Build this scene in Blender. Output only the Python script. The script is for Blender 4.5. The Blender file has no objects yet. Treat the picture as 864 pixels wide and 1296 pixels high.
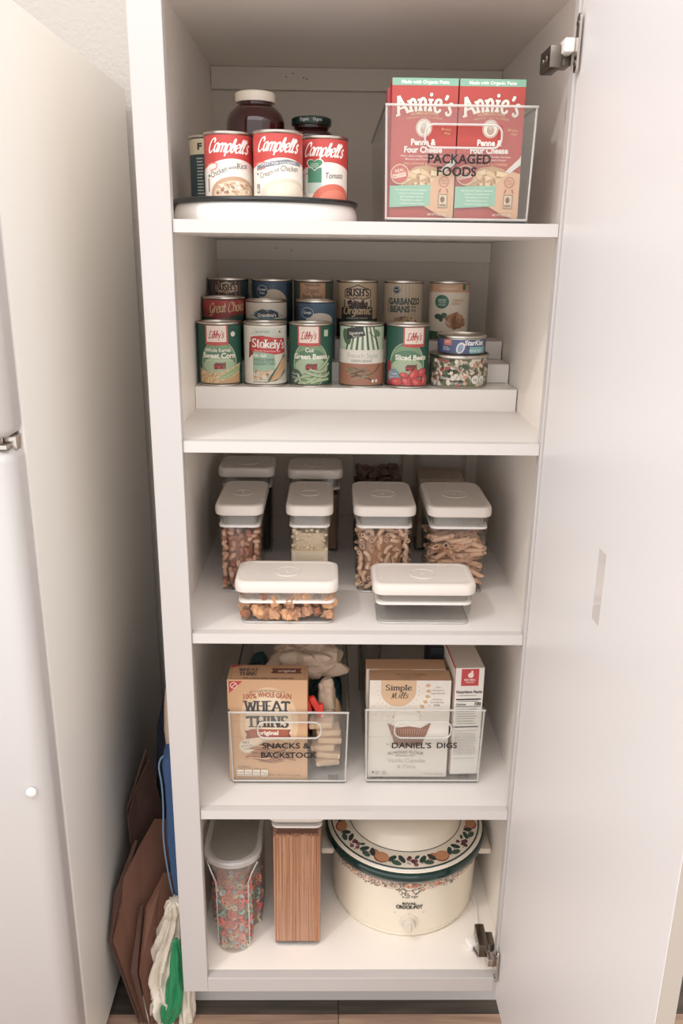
import bpy, bmesh, math, random
from mathutils import Vector, Matrix, noise
from mathutils.geometry import tessellate_polygon
random.seed(7)
C = bpy.context.scene.collection
PI = math.pi
# ------------------------------------------------------------------ camera
scene = bpy.context.scene
def setup_camera():
    yaw, pitch, roll = 0.016192, -0.306546, 0.012839
    cy, sy, cp, sp, cr, sr = math.cos(yaw), math.sin(yaw), math.cos(pitch), math.sin(pitch), math.cos(roll), math.sin(roll)
    f = Vector((sy*cp, cy*cp, sp)); r = Vector((cy, -sy, 0)); u = r.cross(f)
    r2 = cr*r + sr*u; u2 = cr*u - sr*r
    cam = bpy.data.objects.new('camera', bpy.data.cameras.new('camera'))
    M = Matrix((r2, u2, -f)).transposed().to_4x4(); M.translation = Vector((0.20939, -1.14284, 1.36426))
    cam.matrix_world = M
    cam.data.sensor_fit = 'VERTICAL'; cam.data.sensor_height = 36; cam.data.lens = 36*1036.25/1296
    cam.data.clip_start = .02
    C.objects.link(cam); scene.camera = cam
setup_camera()
# ------------------------------------------------------------------ world, lamp, exposure
AMB = 1.32; LAMP = 12.5; CEIL_FILL = 34
w = bpy.data.worlds.new('room_light'); scene.world = w; w.use_nodes = True
w.node_tree.nodes['Background'].inputs[0].default_value = (1.0, 0.985, 0.98, 1)
w.node_tree.nodes['Background'].inputs[1].default_value = AMB
ld = bpy.data.lights.new('ceiling_lamp', 'AREA'); ld.shape = 'DISK'; ld.size = .09; ld.energy = LAMP; ld.color = (1, .98, .985)
lo = bpy.data.objects.new('ceiling_lamp', ld); lo.location = (-.97, -1.35, 3.05)
lo.rotation_euler = (Vector((.25, .1, .9)) - lo.location).to_track_quat('-Z', 'Y').to_euler(); C.objects.link(lo)
cl = bpy.data.lights.new('ceiling_fill', 'AREA'); cl.shape = 'RECTANGLE'; cl.size = 3.0; cl.size_y = 2.4; cl.energy = CEIL_FILL; cl.color = (1, .985, .98)  # unseen soft fill, added at ceiling height to lift shelves and interior
co = bpy.data.objects.new('ceiling_fill', cl); co.location = (.2, -1.7, 3.1); co.rotation_euler = (.25, 0, 0); C.objects.link(co)
vs = scene.view_settings; vs.view_transform = 'Standard'; vs.look = 'None'; vs.gamma = 1; vs.use_curve_mapping = False
vs.exposure = 0.22

# ------------------------------------------------------------------ materials
def lin(c): return tuple(((x/255)/12.92 if x/255 <= .04045 else ((x/255+.055)/1.055)**2.4) for x in c)
def mat(name, col, rough=.5, metal=0, bump=0, bscale=200, spec=.5, coat=0, var=0):
    m = bpy.data.materials.new(name); m.use_nodes = True; nt = m.node_tree; b = nt.nodes['Principled BSDF']
    c = lin(col)
    b.inputs['Base Color'].default_value = (*c, 1); b.inputs['Roughness'].default_value = rough
    b.inputs['Metallic'].default_value = metal; b.inputs['Specular IOR Level'].default_value = spec
    b.inputs['Coat Weight'].default_value = coat
    if bump or var:
        tc = nt.nodes.new('ShaderNodeTexCoord'); n = nt.nodes.new('ShaderNodeTexNoise'); n.inputs['Scale'].default_value = bscale
        n.inputs['Detail'].default_value = 3
        nt.links.new(tc.outputs['Object'], n.inputs['Vector'])
    if bump:
        bp = nt.nodes.new('ShaderNodeBump'); bp.inputs['Strength'].default_value = bump; bp.inputs['Distance'].default_value = .002
        nt.links.new(n.outputs[0], bp.inputs['Height']); nt.links.new(bp.outputs[0], b.inputs['Normal'])
    if var:
        mx = nt.nodes.new('ShaderNodeMix'); mx.data_type = 'RGBA'
        mx.inputs[6].default_value = (*[x*(1-var) for x in c], 1); mx.inputs[7].default_value = (*[min(1, x*(1+var)) for x in c], 1)
        nt.links.new(n.outputs[0], mx.inputs[0]); nt.links.new(mx.outputs[2], b.inputs['Base Color'])
    return m
def clear(name, tint=(.96, .97, .965), gloss=.12, haze=.0, hazecol=(235, 228, 220), rough=.03):
    m = bpy.data.materials.new(name); m.use_nodes = True; nt = m.node_tree; nt.nodes.clear()
    out = nt.nodes.new('ShaderNodeOutputMaterial'); tr = nt.nodes.new('ShaderNodeBsdfTransparent'); tr.inputs[0].default_value = (*tint, 1)
    gl = nt.nodes.new('ShaderNodeBsdfGlossy'); gl.inputs['Roughness'].default_value = rough
    df = nt.nodes.new('ShaderNodeBsdfDiffuse'); df.inputs[0].default_value = (*lin(hazecol), 1)
    lw = nt.nodes.new('ShaderNodeLayerWeight'); lw.inputs[0].default_value = .5
    pw = nt.nodes.new('ShaderNodeMath'); pw.operation = 'POWER'; pw.inputs[1].default_value = 4
    mu = nt.nodes.new('ShaderNodeMath'); mu.operation = 'MULTIPLY_ADD'; mu.inputs[1].default_value = gloss*4.5; mu.inputs[2].default_value = gloss*.25; mu.use_clamp = True
    nt.links.new(lw.outputs['Facing'], pw.inputs[0]); nt.links.new(pw.outputs[0], mu.inputs[0])
    m1 = nt.nodes.new('ShaderNodeMixShader'); m1.inputs[0].default_value = haze
    nt.links.new(tr.outputs[0], m1.inputs[1]); nt.links.new(df.outputs[0], m1.inputs[2])
    m2 = nt.nodes.new('ShaderNodeMixShader'); nt.links.new(mu.outputs[0], m2.inputs[0])
    nt.links.new(m1.outputs[0], m2.inputs[1]); nt.links.new(gl.outputs[0], m2.inputs[2]); nt.links.new(m2.outputs[0], out.inputs[0])
    return m
def print_mat(name, rough=.42, bump=0):
    m = bpy.data.materials.new(name); m.use_nodes = True; nt = m.node_tree; b = nt.nodes['Principled BSDF']
    a = nt.nodes.new('ShaderNodeVertexColor'); a.layer_name = 'print'
    nt.links.new(a.outputs[0], b.inputs['Base Color']); b.inputs['Roughness'].default_value = rough
    return m
M = dict(
    paint=mat('darkened_front_white', (196, 190, 186), .38, bump=.05, bscale=60),  # front white darkened to offset the strong light it gets
    shelf=mat('white_shelf_paint', (229, 222, 216), .42, bump=.05, bscale=60),
    edgep=mat('darkened_edge_white', (208, 202, 197), .42),  # shelf white darkened here to offset direct lamp light on the edge
    doorp=mat('lightened_door_white', (222, 217, 215), .38, bump=.05, bscale=60),  # door white raised to make up for weak light low down
    inner=mat('lightened_interior_white', (249, 240, 230), .45, bump=.04, bscale=90),  # interior white lightened to lift the shaded inside walls
    backp=mat('cabinet_back_paint', (222, 212, 199), .6, bump=.1, bscale=120),
    wall=mat('textured_wall_paint', (184, 177, 170), .8, bump=.9, bscale=130),
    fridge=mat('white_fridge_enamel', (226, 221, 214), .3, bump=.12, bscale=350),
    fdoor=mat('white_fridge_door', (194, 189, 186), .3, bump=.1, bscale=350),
    gask=mat('grey_gasket', (112, 105, 98), .6),
    chrome=mat('chrome', (200, 192, 185), .18, 1),
    steel=mat('can_steel', (205, 198, 188), .28, 1),
    dsteel=mat('dark_hinge_steel', (120, 112, 104), .3, 1),
    wplast=mat('white_plastic', (240, 234, 228), .35),
    creamp=mat('cream_plastic', (226, 214, 198), .35),
    black=mat('black_plastic', (34, 36, 36), .35),
    lids=mat('off_white_lid', (226, 216, 206), .32),
    ink=mat('black_vinyl_lettering', (18, 20, 20), .5),
    prt=print_mat('printed_paper', .4), prg=print_mat('printed_gloss', .25),
    clear=clear('clear_plastic', (.972, .972, .968), .10, .008),
    bin=clear('clear_acrylic', (.965, .968, .963), .09, .045),  # whitish veil of reflected light mixed in as diffuse haze
    edge=clear('acrylic_edge', (.80, .82, .81), .3, .42, (250, 244, 238)),  # bright glint of the rims mixed in as white haze
    dedge=clear('acrylic_dark_edge', (.32, .37, .36), .25, .10, (120, 125, 120)),  # dark look of edge-on acrylic put into the tint
    frost=clear('frosted_plastic', (.86, .85, .83), .14, .22, (225, 215, 205), .3),
    amber=mat('dark_maroon_glass', (52, 14, 14), .08, coat=.5),
    darkglass=mat('dark_jar', (48, 22, 18), .1),
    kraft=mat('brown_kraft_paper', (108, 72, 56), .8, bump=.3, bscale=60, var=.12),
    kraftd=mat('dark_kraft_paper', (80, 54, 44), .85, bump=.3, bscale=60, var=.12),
    blue=mat('blue_fabric', (56, 84, 124), .9, bump=.5, bscale=500, var=.15), bluep=mat('light_blue_piping', (112, 140, 168), .8),
    dblue=mat('navy_mesh_fabric', (28, 38, 52), .9, bump=.5, bscale=500),
    beige=mat('beige_fabric', (190, 168, 146), .9, bump=.4, bscale=300),
    film=mat('white_plastic_film', (214, 204, 188), .35, bump=.2, bscale=40, var=.06), gfilm=mat('green_plastic_film', (36, 128, 84), .3, var=.2, bscale=30),
    bean=mat('pinto_bean', (198, 148, 122), .5, bump=.1, var=.25, bscale=150), maca=mat('macaroni', (226, 188, 158), .5, var=.1),
    penne=mat('penne', (222, 180, 150), .5, var=.1), chunk=mat('granola_bite', (186, 138, 106), .9, bump=1, bscale=160, var=.3),
    flour=mat('flour', (232, 214, 188), .95, bump=.3, bscale=200), grain=mat('grain', (150, 118, 92), .9, bump=1, bscale=400, var=.4),
    lgrain=mat('pale_grain', (190, 172, 150), .9, bump=1, bscale=400, var=.3), dark=mat('dark_contents', (40, 34, 32), .7, var=.4, bscale=120), darkb=mat('dark_brown_nuts', (88, 58, 44), .7, var=.3),
    spag=mat('spaghetti', (204, 156, 124), .5, var=.14, bscale=30), spagt=mat('spaghetti_ends', (150, 96, 66), .8, bump=1, bscale=500, var=.5),
    crock=mat('cream_enamel', (238, 226, 206), .22, coat=.3), cgreen=mat('dark_green_glaze', (14, 52, 48), .12, coat=.6),
    pbag=mat('crumpled_beige_paper', (208, 186, 164), .8, bump=.3, bscale=80), tbag=mat('dark_teal_foil', (12, 48, 52), .3), red=mat('red_plastic', (226, 66, 56), .35),
    tan=mat('tan_wrapper', (206, 170, 136), .45), tanc=mat('cracker', (232, 204, 172), .8, bump=.4, bscale=200), card=mat('cardboard_edge', (188, 150, 116), .8),
)
def glassm(name, col=(.93, .95, .94)):
    m = bpy.data.materials.new(name); m.use_nodes = True; b = m.node_tree.nodes['Principled BSDF']
    b.inputs['Transmission Weight'].default_value = 1; b.inputs['Roughness'].default_value = .05; b.inputs['IOR'].default_value = 1.4
    b.inputs['Base Color'].default_value = (*col, 1); return m

# ------------------------------------------------------------------ mesh helpers
class MB:
    def __init__(s): s.v = []; s.f = []; s.m = []; s.mi = 0
    def add(s, vs, fs):
        o = len(s.v); s.v += [tuple(p) for p in vs]; s.f += [tuple(i+o for i in f) for f in fs]; s.m += [s.mi]*len(fs)
        return s
    def box(s, x0, x1, y0, y1, z0, z1, bev=0, M4=None):
        if bev:
            bm = bmesh.new(); bmesh.ops.create_cube(bm, size=1)
            for v in bm.verts: v.co = Vector(((x0+x1)/2+v.co.x*(x1-x0), (y0+y1)/2+v.co.y*(y1-y0), (z0+z1)/2+v.co.z*(z1-z0)))
            bmesh.ops.bevel(bm, geom=bm.edges[:], offset=bev, segments=2, profile=.5, affect='EDGES')
            bm.verts.index_update(); vs = [v.co.copy() for v in bm.verts]; fs = [[v.index for v in f.verts] for f in bm.faces]; bm.free()
        else:
            vs = [Vector((x, y, z)) for z in (z0, z1) for y in (y0, y1) for x in (x0, x1)]
            fs = [(0, 2, 3, 1), (4, 5, 7, 6), (0, 1, 5, 4), (2, 6, 7, 3), (0, 4, 6, 2), (1, 3, 7, 5)]
        if M4: vs = [M4 @ v for v in vs]
        return s.add(vs, fs)
    def lathe(s, prof, n=40, cx=0, cy=0, cap=True, M4=None):
        vs = []; fs = []
        for r, z in prof:
            for k in range(n):
                a = 2*PI*k/n; vs.append(Vector((cx+r*math.sin(a), cy-r*math.cos(a), z)))
        L = len(prof)
        for i in range(L-1):
            for k in range(n):
                k2 = (k+1) % n; fs.append((i*n+k, i*n+k2, (i+1)*n+k2, (i+1)*n+k))
        if cap: fs.append(tuple(range(n-1, -1, -1))); fs.append(tuple((L-1)*n+k for k in range(n)))
        if M4: vs = [M4 @ v for v in vs]
        return s.add(vs, fs)
    def loft(s, rings, cap0=True, cap1=True):
        n = len(rings[0]); vs = [p for r in rings for p in r]; fs = []
        for i in range(len(rings)-1):
            for k in range(n):
                k2 = (k+1) % n; fs.append((i*n+k, i*n+k2, (i+1)*n+k2, (i+1)*n+k))
        if cap0: fs.append(tuple(range(n-1, -1, -1)))
        if cap1: fs.append(tuple((len(rings)-1)*n+k for k in range(n)))
        return s.add(vs, fs)
    def tube(s, pts, r, n=8, closed=False):
        pts = [Vector(p) for p in pts]; L = len(pts); rings = []
        up = Vector((0, 0, 1)); prev = None
        for i, p in enumerate(pts):
            a = pts[(i-1) % L] if (closed or i > 0) else p; b = pts[(i+1) % L] if (closed or i < L-1) else p
            t = (b-a).normalized() if (b-a).length > 1e-9 else Vector((0, 0, 1))
            if prev is None:
                s1 = t.cross(up);
                if s1.length < .1: s1 = t.cross(Vector((1, 0, 0)))
            else: s1 = prev - t*prev.dot(t)
            s1.normalize(); prev = s1; s2 = t.cross(s1)
            rr = r[i] if isinstance(r, (list, tuple)) else r
            rings.append([p + (s1*math.cos(2*PI*k/n)+s2*math.sin(2*PI*k/n))*rr for k in range(n)])
        if closed:
            o = [q for rg in rings for q in rg]; fs = []
            for i in range(L):
                j = (i+1) % L
                for k in range(n):
                    k2 = (k+1) % n; fs.append((i*n+k, i*n+k2, j*n+k2, j*n+k))
            return s.add(o, fs)
        return s.loft(rings)
    def xf(s, M4): s.v = [tuple(M4 @ Vector(p)) for p in s.v]; return s
    def build(s, name, mats, parent=None, smooth=True, angle=35):
        me = bpy.data.meshes.new(name); me.from_pydata(s.v, [], s.f); me.update()
        for m_ in (mats if isinstance(mats, (list, tuple)) else [mats]): me.materials.append(m_)
        bm = bmesh.new(); bm.from_mesh(me)
        for f, mi in zip(bm.faces, s.m): f.material_index = mi
        bmesh.ops.recalc_face_normals(bm, faces=bm.faces)
        for f in bm.faces: f.smooth = smooth
        if smooth:
            for e in bm.edges:
                if len(e.link_faces) == 2 and e.calc_face_angle(0) > math.radians(angle): e.smooth = False
        bm.to_mesh(me); bm.free()
        o = bpy.data.objects.new(name, me); C.objects.link(o)
        if parent: o.parent = parent
        return o
def rrect(hw, hd, r, z, cx=0, cy=0, n=5):
    out = []
    for (sx, sy, a0) in ((1, 1, 0), (-1, 1, PI/2), (-1, -1, PI), (1, -1, 3*PI/2)):
        for k in range(n+1):
            a = a0+PI/2*k/n; out.append(Vector((cx+sx*(hw-r)+r*math.cos(a), cy+sy*(hd-r)+r*math.sin(a), z)))
    return out
def tag(o, label=None, cat=None, group=None, kind=None):
    if label: o['label'] = label
    if cat: o['category'] = cat
    if group: o['group'] = group
    if kind: o['kind'] = kind
    return o
def thing(name, loc, label, cat, rz=0, group=None):
    o = bpy.data.objects.new(name, None); o.empty_display_size = .02; o.location = loc; o.rotation_euler = (0, 0, rz); C.objects.link(o)
    return tag(o, label, cat, group)

# ------------------------------------------------------------------ skeleton lettering (broad-nib strokes)
def sm(pts, n=6):
    if len(pts) < 3: return pts
    out = []; P = [pts[0]]+list(pts)+[pts[-1]]
    for i in range(1, len(P)-2):
        p0, p1, p2, p3 = P[i-1], P[i], P[i+1], P[i+2]
        for k in range(n):
            t = k/n
            out.append(tuple(.5*((2*p1[j])+(-p0[j]+p2[j])*t+(2*p0[j]-5*p1[j]+4*p2[j]-p3[j])*t*t+(-p0[j]+3*p1[j]-3*p2[j]+p3[j])*t**3) for j in (0, 1)))
    out.append(pts[-1]); return out
def S_(*p): return ('s', p)     # smooth
def L_(*p): return ('l', p)     # straight (gets serifs)
bowl = lambda x, w, y0, y1: S_((x, y1*.86+y0*.14), (x+w*.55, y1), (x+w, (y0+y1)/2), (x+w*.55, y0), (x, y1*.14+y0*.86))
G = {
 'A': (.80, [L_((0, 0), (.38, 1)), L_((.38, 1), (.78, 0)), L_((.16, .34), (.62, .34))]),
 'B': (.66, [L_((.1, 0), (.1, 1)), S_((.1, .97), (.45, .95), (.5, .75), (.42, .55), (.1, .52)), S_((.1, .52), (.5, .5), (.6, .26), (.48, .04), (.1, .03))]),
 'C': (.72, [S_((.64, .8), (.5, .97), (.3, .97), (.08, .72), (.06, .32), (.25, .03), (.5, .03), (.66, .2))]),
 'E': (.60, [L_((.1, 0), (.1, 1)), L_((.1, .97), (.54, .97)), L_((.1, .52), (.44, .52)), L_((.1, .03), (.56, .03))]),
 'G': (.74, [S_((.64, .8), (.5, .97), (.3, .97), (.08, .72), (.06, .32), (.25, .03), (.5, .03), (.64, .2), (.64, .42)), L_((.42, .42), (.7, .42))]),
 'H': (.76, [L_((.1, 0), (.1, 1)), L_((.64, 0), (.64, 1)), L_((.1, .52), (.64, .52))]),
 'I': (.30, [L_((.14, 0), (.14, 1))]),
 'L': (.58, [L_((.1, 0), (.1, 1)), L_((.1, .03), (.54, .03), (.54, .2))]),
 'M': (.9, [L_((.1, 0), (.14, 1)), L_((.14, 1), (.45, .2)), L_((.45, .2), (.76, 1)), L_((.76, 1), (.8, 0))]),
 'N': (.76, [L_((.1, 0), (.1, 1)), L_((.1, 1), (.64, 0)), L_((.64, 0), (.64, 1))]),
 'O': (.78, [S_((.37, .98), (.1, .82), (.05, .5), (.1, .18), (.37, .02), (.64, .18), (.69, .5), (.64, .82), (.37, .98))]),
 'S': (.62, [S_((.5, .82), (.4, .96), (.22, .97), (.08, .8), (.14, .6), (.4, .44), (.52, .24), (.4, .05), (.2, .03), (.06, .2))]),
 'T': (.74, [L_((.36, 0), (.36, .9)), L_((.0, .95), (.72, .95)), L_((.03, .95), (.03, .76)), L_((.69, .95), (.69, .76))]),
 'U': (.74, [L_((.1, 1), (.1, .3)), S_((.1, .3), (.16, .06), (.36, .02), (.56, .08), (.62, .3)), L_((.62, .3), (.62, 1))]),
 'W': (1.0, [L_((.0, 1), (.24, 0)), L_((.24, 0), (.46, .85)), L_((.46, .85), (.7, 0)), L_((.7, 0), (.94, 1))]),
 'a': (.56, [S_((.44, .6), (.3, .68), (.1, .55), (.06, .25), (.2, .02), (.36, .12), (.44, .4)), S_((.45, .66), (.44, .2), (.48, .03), (.58, .1))]),
 'b': (.56, [L_((.1, 1), (.1, .04)), S_((.1, .5), (.28, .68), (.48, .5), (.46, .15), (.26, 0), (.1, .1))]),
 'c': (.50, [S_((.44, .55), (.32, .68), (.12, .58), (.06, .3), (.18, .03), (.36, .02), (.48, .16))]),
 'e': (.52, [S_((.08, .32), (.3, .38), (.45, .5), (.34, .68), (.14, .6), (.06, .3), (.18, .03), (.38, .02), (.52, .18))]),
 'g': (.56, [S_((.44, .6), (.28, .68), (.08, .5), (.1, .18), (.28, .08), (.44, .3)), S_((.45, .66), (.44, .0), (.36, -.26), (.18, -.3), (.06, -.18))]),
 'h': (.58, [L_((.1, 1), (.1, 0)), S_((.1, .46), (.28, .68), (.46, .52), (.46, .2), (.46, 0))]),
 'i': (.28, [L_((.13, .66), (.13, 0)), ('d', ((.13, .88),))]),
 'k': (.56, [L_((.1, 1), (.1, 0)), L_((.5, .64), (.1, .28)), L_((.24, .4), (.52, 0))]),
 'l': (.26, [L_((.12, 1), (.12, 0))]),
 'm': (.86, [L_((.1, .66), (.1, 0)), S_((.1, .46), (.26, .68), (.42, .52), (.42, .2), (.42, 0)), S_((.42, .46), (.58, .68), (.74, .52), (.74, .2), (.74, 0))]),
 'n': (.58, [L_((.1, .66), (.1, 0)), S_((.1, .46), (.28, .68), (.46, .52), (.46, .2), (.46, 0))]),
 'o': (.56, [S_((.27, .67), (.08, .55), (.06, .3), (.12, .08), (.27, .01), (.44, .1), (.49, .34), (.44, .58), (.27, .67))]),
 'p': (.58, [L_((.1, .66), (.1, -.3)), S_((.1, .5), (.28, .68), (.48, .5), (.46, .15), (.26, 0), (.1, .1))]),
 'r': (.42, [L_((.1, .66), (.1, 0)), S_((.1, .42), (.22, .64), (.38, .62))]),
 's': (.44, [S_((.36, .56), (.22, .67), (.08, .52), (.2, .36), (.36, .2), (.26, .02), (.12, .02), (.03, .14))]),
 't': (.38, [S_((.14, .94), (.13, .3), (.18, .03), (.36, .1)), L_((.0, .64), (.32, .64))]),
 'y': (.56, [L_((.06, .66), (.28, .04)), S_((.52, .66), (.3, .06), (.2, -.24), (.04, -.28))]),
 "'": (.2, [S_((.1, 1.0), (.12, .88), (.05, .76))]), ' ': (.3, []),
}
# running-hand capitals
GS = dict(G)
GS['C'] = (.74, [S_((.62, .72), (.66, .92), (.46, 1.05), (.2, .85), (.06, .4), (.16, .04), (.4, -.02), (.64, .2))])
GS['L'] = (.62, [S_((.44, .86), (.34, 1.0), (.18, .94), (.16, .7), (.2, .35), (.1, .06), (-.04, .06)), S_((.06, .08), (.28, .0), (.5, .02), (.62, .2))])
GS['G'] = (.74, [S_((.62, .74), (.62, .95), (.4, 1.02), (.12, .78), (.06, .38), (.2, .06), (.46, .1), (.62, .4)), S_((.66, .46), (.58, .0), (.4, -.3), (.1, -.25))])
GS['M'] = (.96, [S_((.0, .0), (.14, .1), (.2, .95)), S_((.2, .95), (.3, .3), (.34, .0)), S_((.36, .1), (.52, .9), (.56, .95)), S_((.56, .95), (.62, .3), (.7, .0), (.9, .12))])
GS['l'] = (.34, [S_((.0, .1), (.2, .55), (.28, .95), (.16, 1.02), (.1, .6), (.1, .15), (.2, .0), (.36, .12))])
GS['b'] = (.50, [S_((.0, .1), (.2, .55), (.28, .95), (.16, 1.02), (.1, .6), (.08, .15), (.2, .0), (.38, .2), (.3, .56), (.5, .5))])
GS['n'] = (.60, [S_((.1, .66), (.1, 0)), S_((.1, .3), (.3, .66), (.42, .5), (.42, .1), (.6, .1))])
def seg_quads(pts, wf, out):
    for a, b in zip(pts, pts[1:]):
        dx, dy = b[0]-a[0], b[1]-a[1]; L = math.hypot(dx, dy)
        if L < 1e-6: continue
        w_ = wf(dx/L, dy/L)/2; nx, ny = -dy/L*w_, dx/L*w_
        out.append([(a[0]+nx, a[1]+ny), (a[0]-nx, a[1]-ny), (b[0]-nx, b[1]-ny), (b[0]+nx, b[1]+ny)])
def skel(s, thick=.2, thin=.09, serif=.12, table=G, nib=0.0, gap=.06):
    x = 0; out = []
    cn, sn = math.cos(nib), math.sin(nib)
    wf = lambda dx, dy: thin+(thick-thin)*abs(dy*cn-dx*sn)
    for ch in s:
        g = table.get(ch, table['o'])
        for kind, pts in g[1]:
            pp = [(p[0]+x, p[1]) for p in pts]
            if kind == 'd':
                r = thick*.55; c = pp[0]; out.append([(c[0]+r*math.cos(a*PI/4), c[1]+r*math.sin(a*PI/4)) for a in range(8)]); continue
            if kind == 's': pp = sm(pp)
            seg_quads(pp, wf, out)
            if kind == 's':
                for p in pp[1:-1]:
                    r = thin*.5; out.append([(p[0]+r*math.cos(a*PI/3), p[1]+r*math.sin(a*PI/3)) for a in range(6)])
            if serif and kind == 'l' and len(pp) == 2 and abs(pp[1][1]-pp[0][1]) > .55:
                for p in pp:
                    if (ch in 'AMNWy' and p[1] > .5 and ch == 'A') : continue
                    hw = thick*.5+serif; h = thin*.55; yy = p[1]+(h if p[1] < .3 else -h)
                    out.append([(p[0]-hw, yy-h), (p[0]+hw, yy-h), (p[0]+hw, yy+h), (p[0]-hw, yy+h)])
        x += g[0]+gap
    return out, x-gap
_tc = {}
def ftext(s, bold):
    k = (s, bold)
    if k not in _tc:
        cu = bpy.data.curves.new('t', 'FONT'); cu.body = s; cu.size = 1; cu.offset = bold; cu.resolution_u = 3
        ob = bpy.data.objects.new('t', cu); me = ob.to_mesh()
        vs = [(v.co.x, v.co.y) for v in me.vertices]; tris = [[vs[i] for i in p.vertices] for p in me.polygons]
        ob.to_mesh_clear(); bpy.data.objects.remove(ob); bpy.data.curves.remove(cu)
        xs = [p[0] for p in vs] or [0]; _tc[k] = (tris, min(xs), max(xs))
    return _tc[k]
CAP = .70
# ------------------------------------------------------------------ printed artwork (flat colour shapes, mm)
class Art:
    def __init__(s): s.p = []; s.l = 0
    def _a(s, polys, c, L=None):
        m_ = sum(c)/3; c = tuple(min(250, 22+.88*(x*.84+m_*.16)) for x in c)
        if L is None: s.l += 1; L = s.l
        for i, q in enumerate(polys): s.p.append((q, lin(c), L+(i % 25)*.03))
        return s
    def rect(s, x0, y0, x1, y1, c, L=None): return s._a([[(x0, y0), (x1, y0), (x1, y1), (x0, y1)]], c, L)
    def poly(s, pts, c, L=None):
        t = tessellate_polygon([[Vector((p[0], p[1], 0)) for p in pts]])
        return s._a([[pts[i] for i in tr] for tr in t], c, L)
    def ell(s, cx, cy, rx, ry, c, n=24, rot=0, L=None):
        cr, sr = math.cos(rot), math.sin(rot)
        return s._a([[(cx+rx*math.cos(2*PI*k/n)*cr-ry*math.sin(2*PI*k/n)*sr, cy+rx*math.cos(2*PI*k/n)*sr+ry*math.sin(2*PI*k/n)*cr) for k in range(n)]], c, L)
    def ring(s, cx, cy, rx, ry, w_, c, n=28, L=None):
        q = []
        for k in range(n):
            a, b = 2*PI*k/n, 2*PI*(k+1)/n
            q.append([(cx+rx*math.cos(a), cy+ry*math.sin(a)), (cx+rx*math.cos(b), cy+ry*math.sin(b)), (cx+(rx-w_)*math.cos(b), cy+(ry-w_)*math.sin(b)), (cx+(rx-w_)*math.cos(a), cy+(ry-w_)*math.sin(a))])
        return s._a(q, c, L)
    def line(s, pts, w_, c, smooth=True, L=None):
        q = []; seg_quads(sm(pts) if smooth else pts, lambda a, b: w_, q); return s._a(q, c, L)
    def _place(s, polys, wd, x, y, h, c, w=None, shear=0, rot=0, arc=None, L=None, sy=1):
        k = h; kx = h if w is None else w/wd
        cr, sr = math.cos(rot), math.sin(rot); out = []
        for q in polys:
            o = []
            for (a, b) in q:
                b2 = b*k*sy; a2 = (a-wd/2)*kx+b2*shear
                if arc: th = a2/arc; a2, b2 = (arc+b2)*math.sin(th), (arc+b2)*math.cos(th)-arc
                o.append((x+a2*cr-b2*sr, y+a2*sr+b2*cr))
            out.append(o)
        return s._a(out, c, L)
    def text(s, t, x, y, h, c, bold=0.0, **k):
        tr, x0, x1 = ftext(t, bold); polys = [[((p[0]-x0)/CAP, p[1]/CAP) for p in q] for q in tr]
        return s._place(polys, (x1-x0)/CAP, x, y, h, c, **k)
    def letter(s, t, x, y, h, c, thick=.2, thin=.09, serif=.12, script=False, nib=0, gap=.06, outline=None, ow=.08, **k):
        tb = GS if script else G
        if script: serif = 0
        if outline is not None:
            q, wd = skel(t, thick+ow*2, thin+ow*2, serif and serif, tb, nib, gap); s._place(q, wd, x, y, h, outline, **dict(k))
        q, wd = skel(t, thick, thin, serif, tb, nib, gap)
        return s._place(q, wd, x, y, h, c, **k)
    def micro(s, x0, x1, y, n, h, c, gapy=1.6, jit=.25):           # rows of fine print too small to read
        q = []
        for i in range(n):
            x = x0+random.random()*jit*(x1-x0)*.3; e = x1-random.random()*jit*(x1-x0)
            while x < e:
                w_ = random.uniform(.8, 3.2); q.append([(x, y-i*gapy), (min(x+w_, e), y-i*gapy), (min(x+w_, e), y-i*gapy+h), (x, y-i*gapy+h)]); x += w_+.6
        return s._a(q, c)
    def blobs(s, x0, x1, y0, y1, n, r, cols, rr=.6, clip=None):
        s.l += 1; L = s.l
        for i in range(n):
            x, y = random.uniform(x0, x1), random.uniform(y0, y1)
            if clip and not clip(x, y): continue
            s.ell(x, y, r*random.uniform(.7, 1.3), r*rr*random.uniform(.7, 1.3), random.choice(cols), 9, random.uniform(0, PI), L=L+(i % 3))
        s.l += 3; return s
STEP = .05e-3
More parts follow.
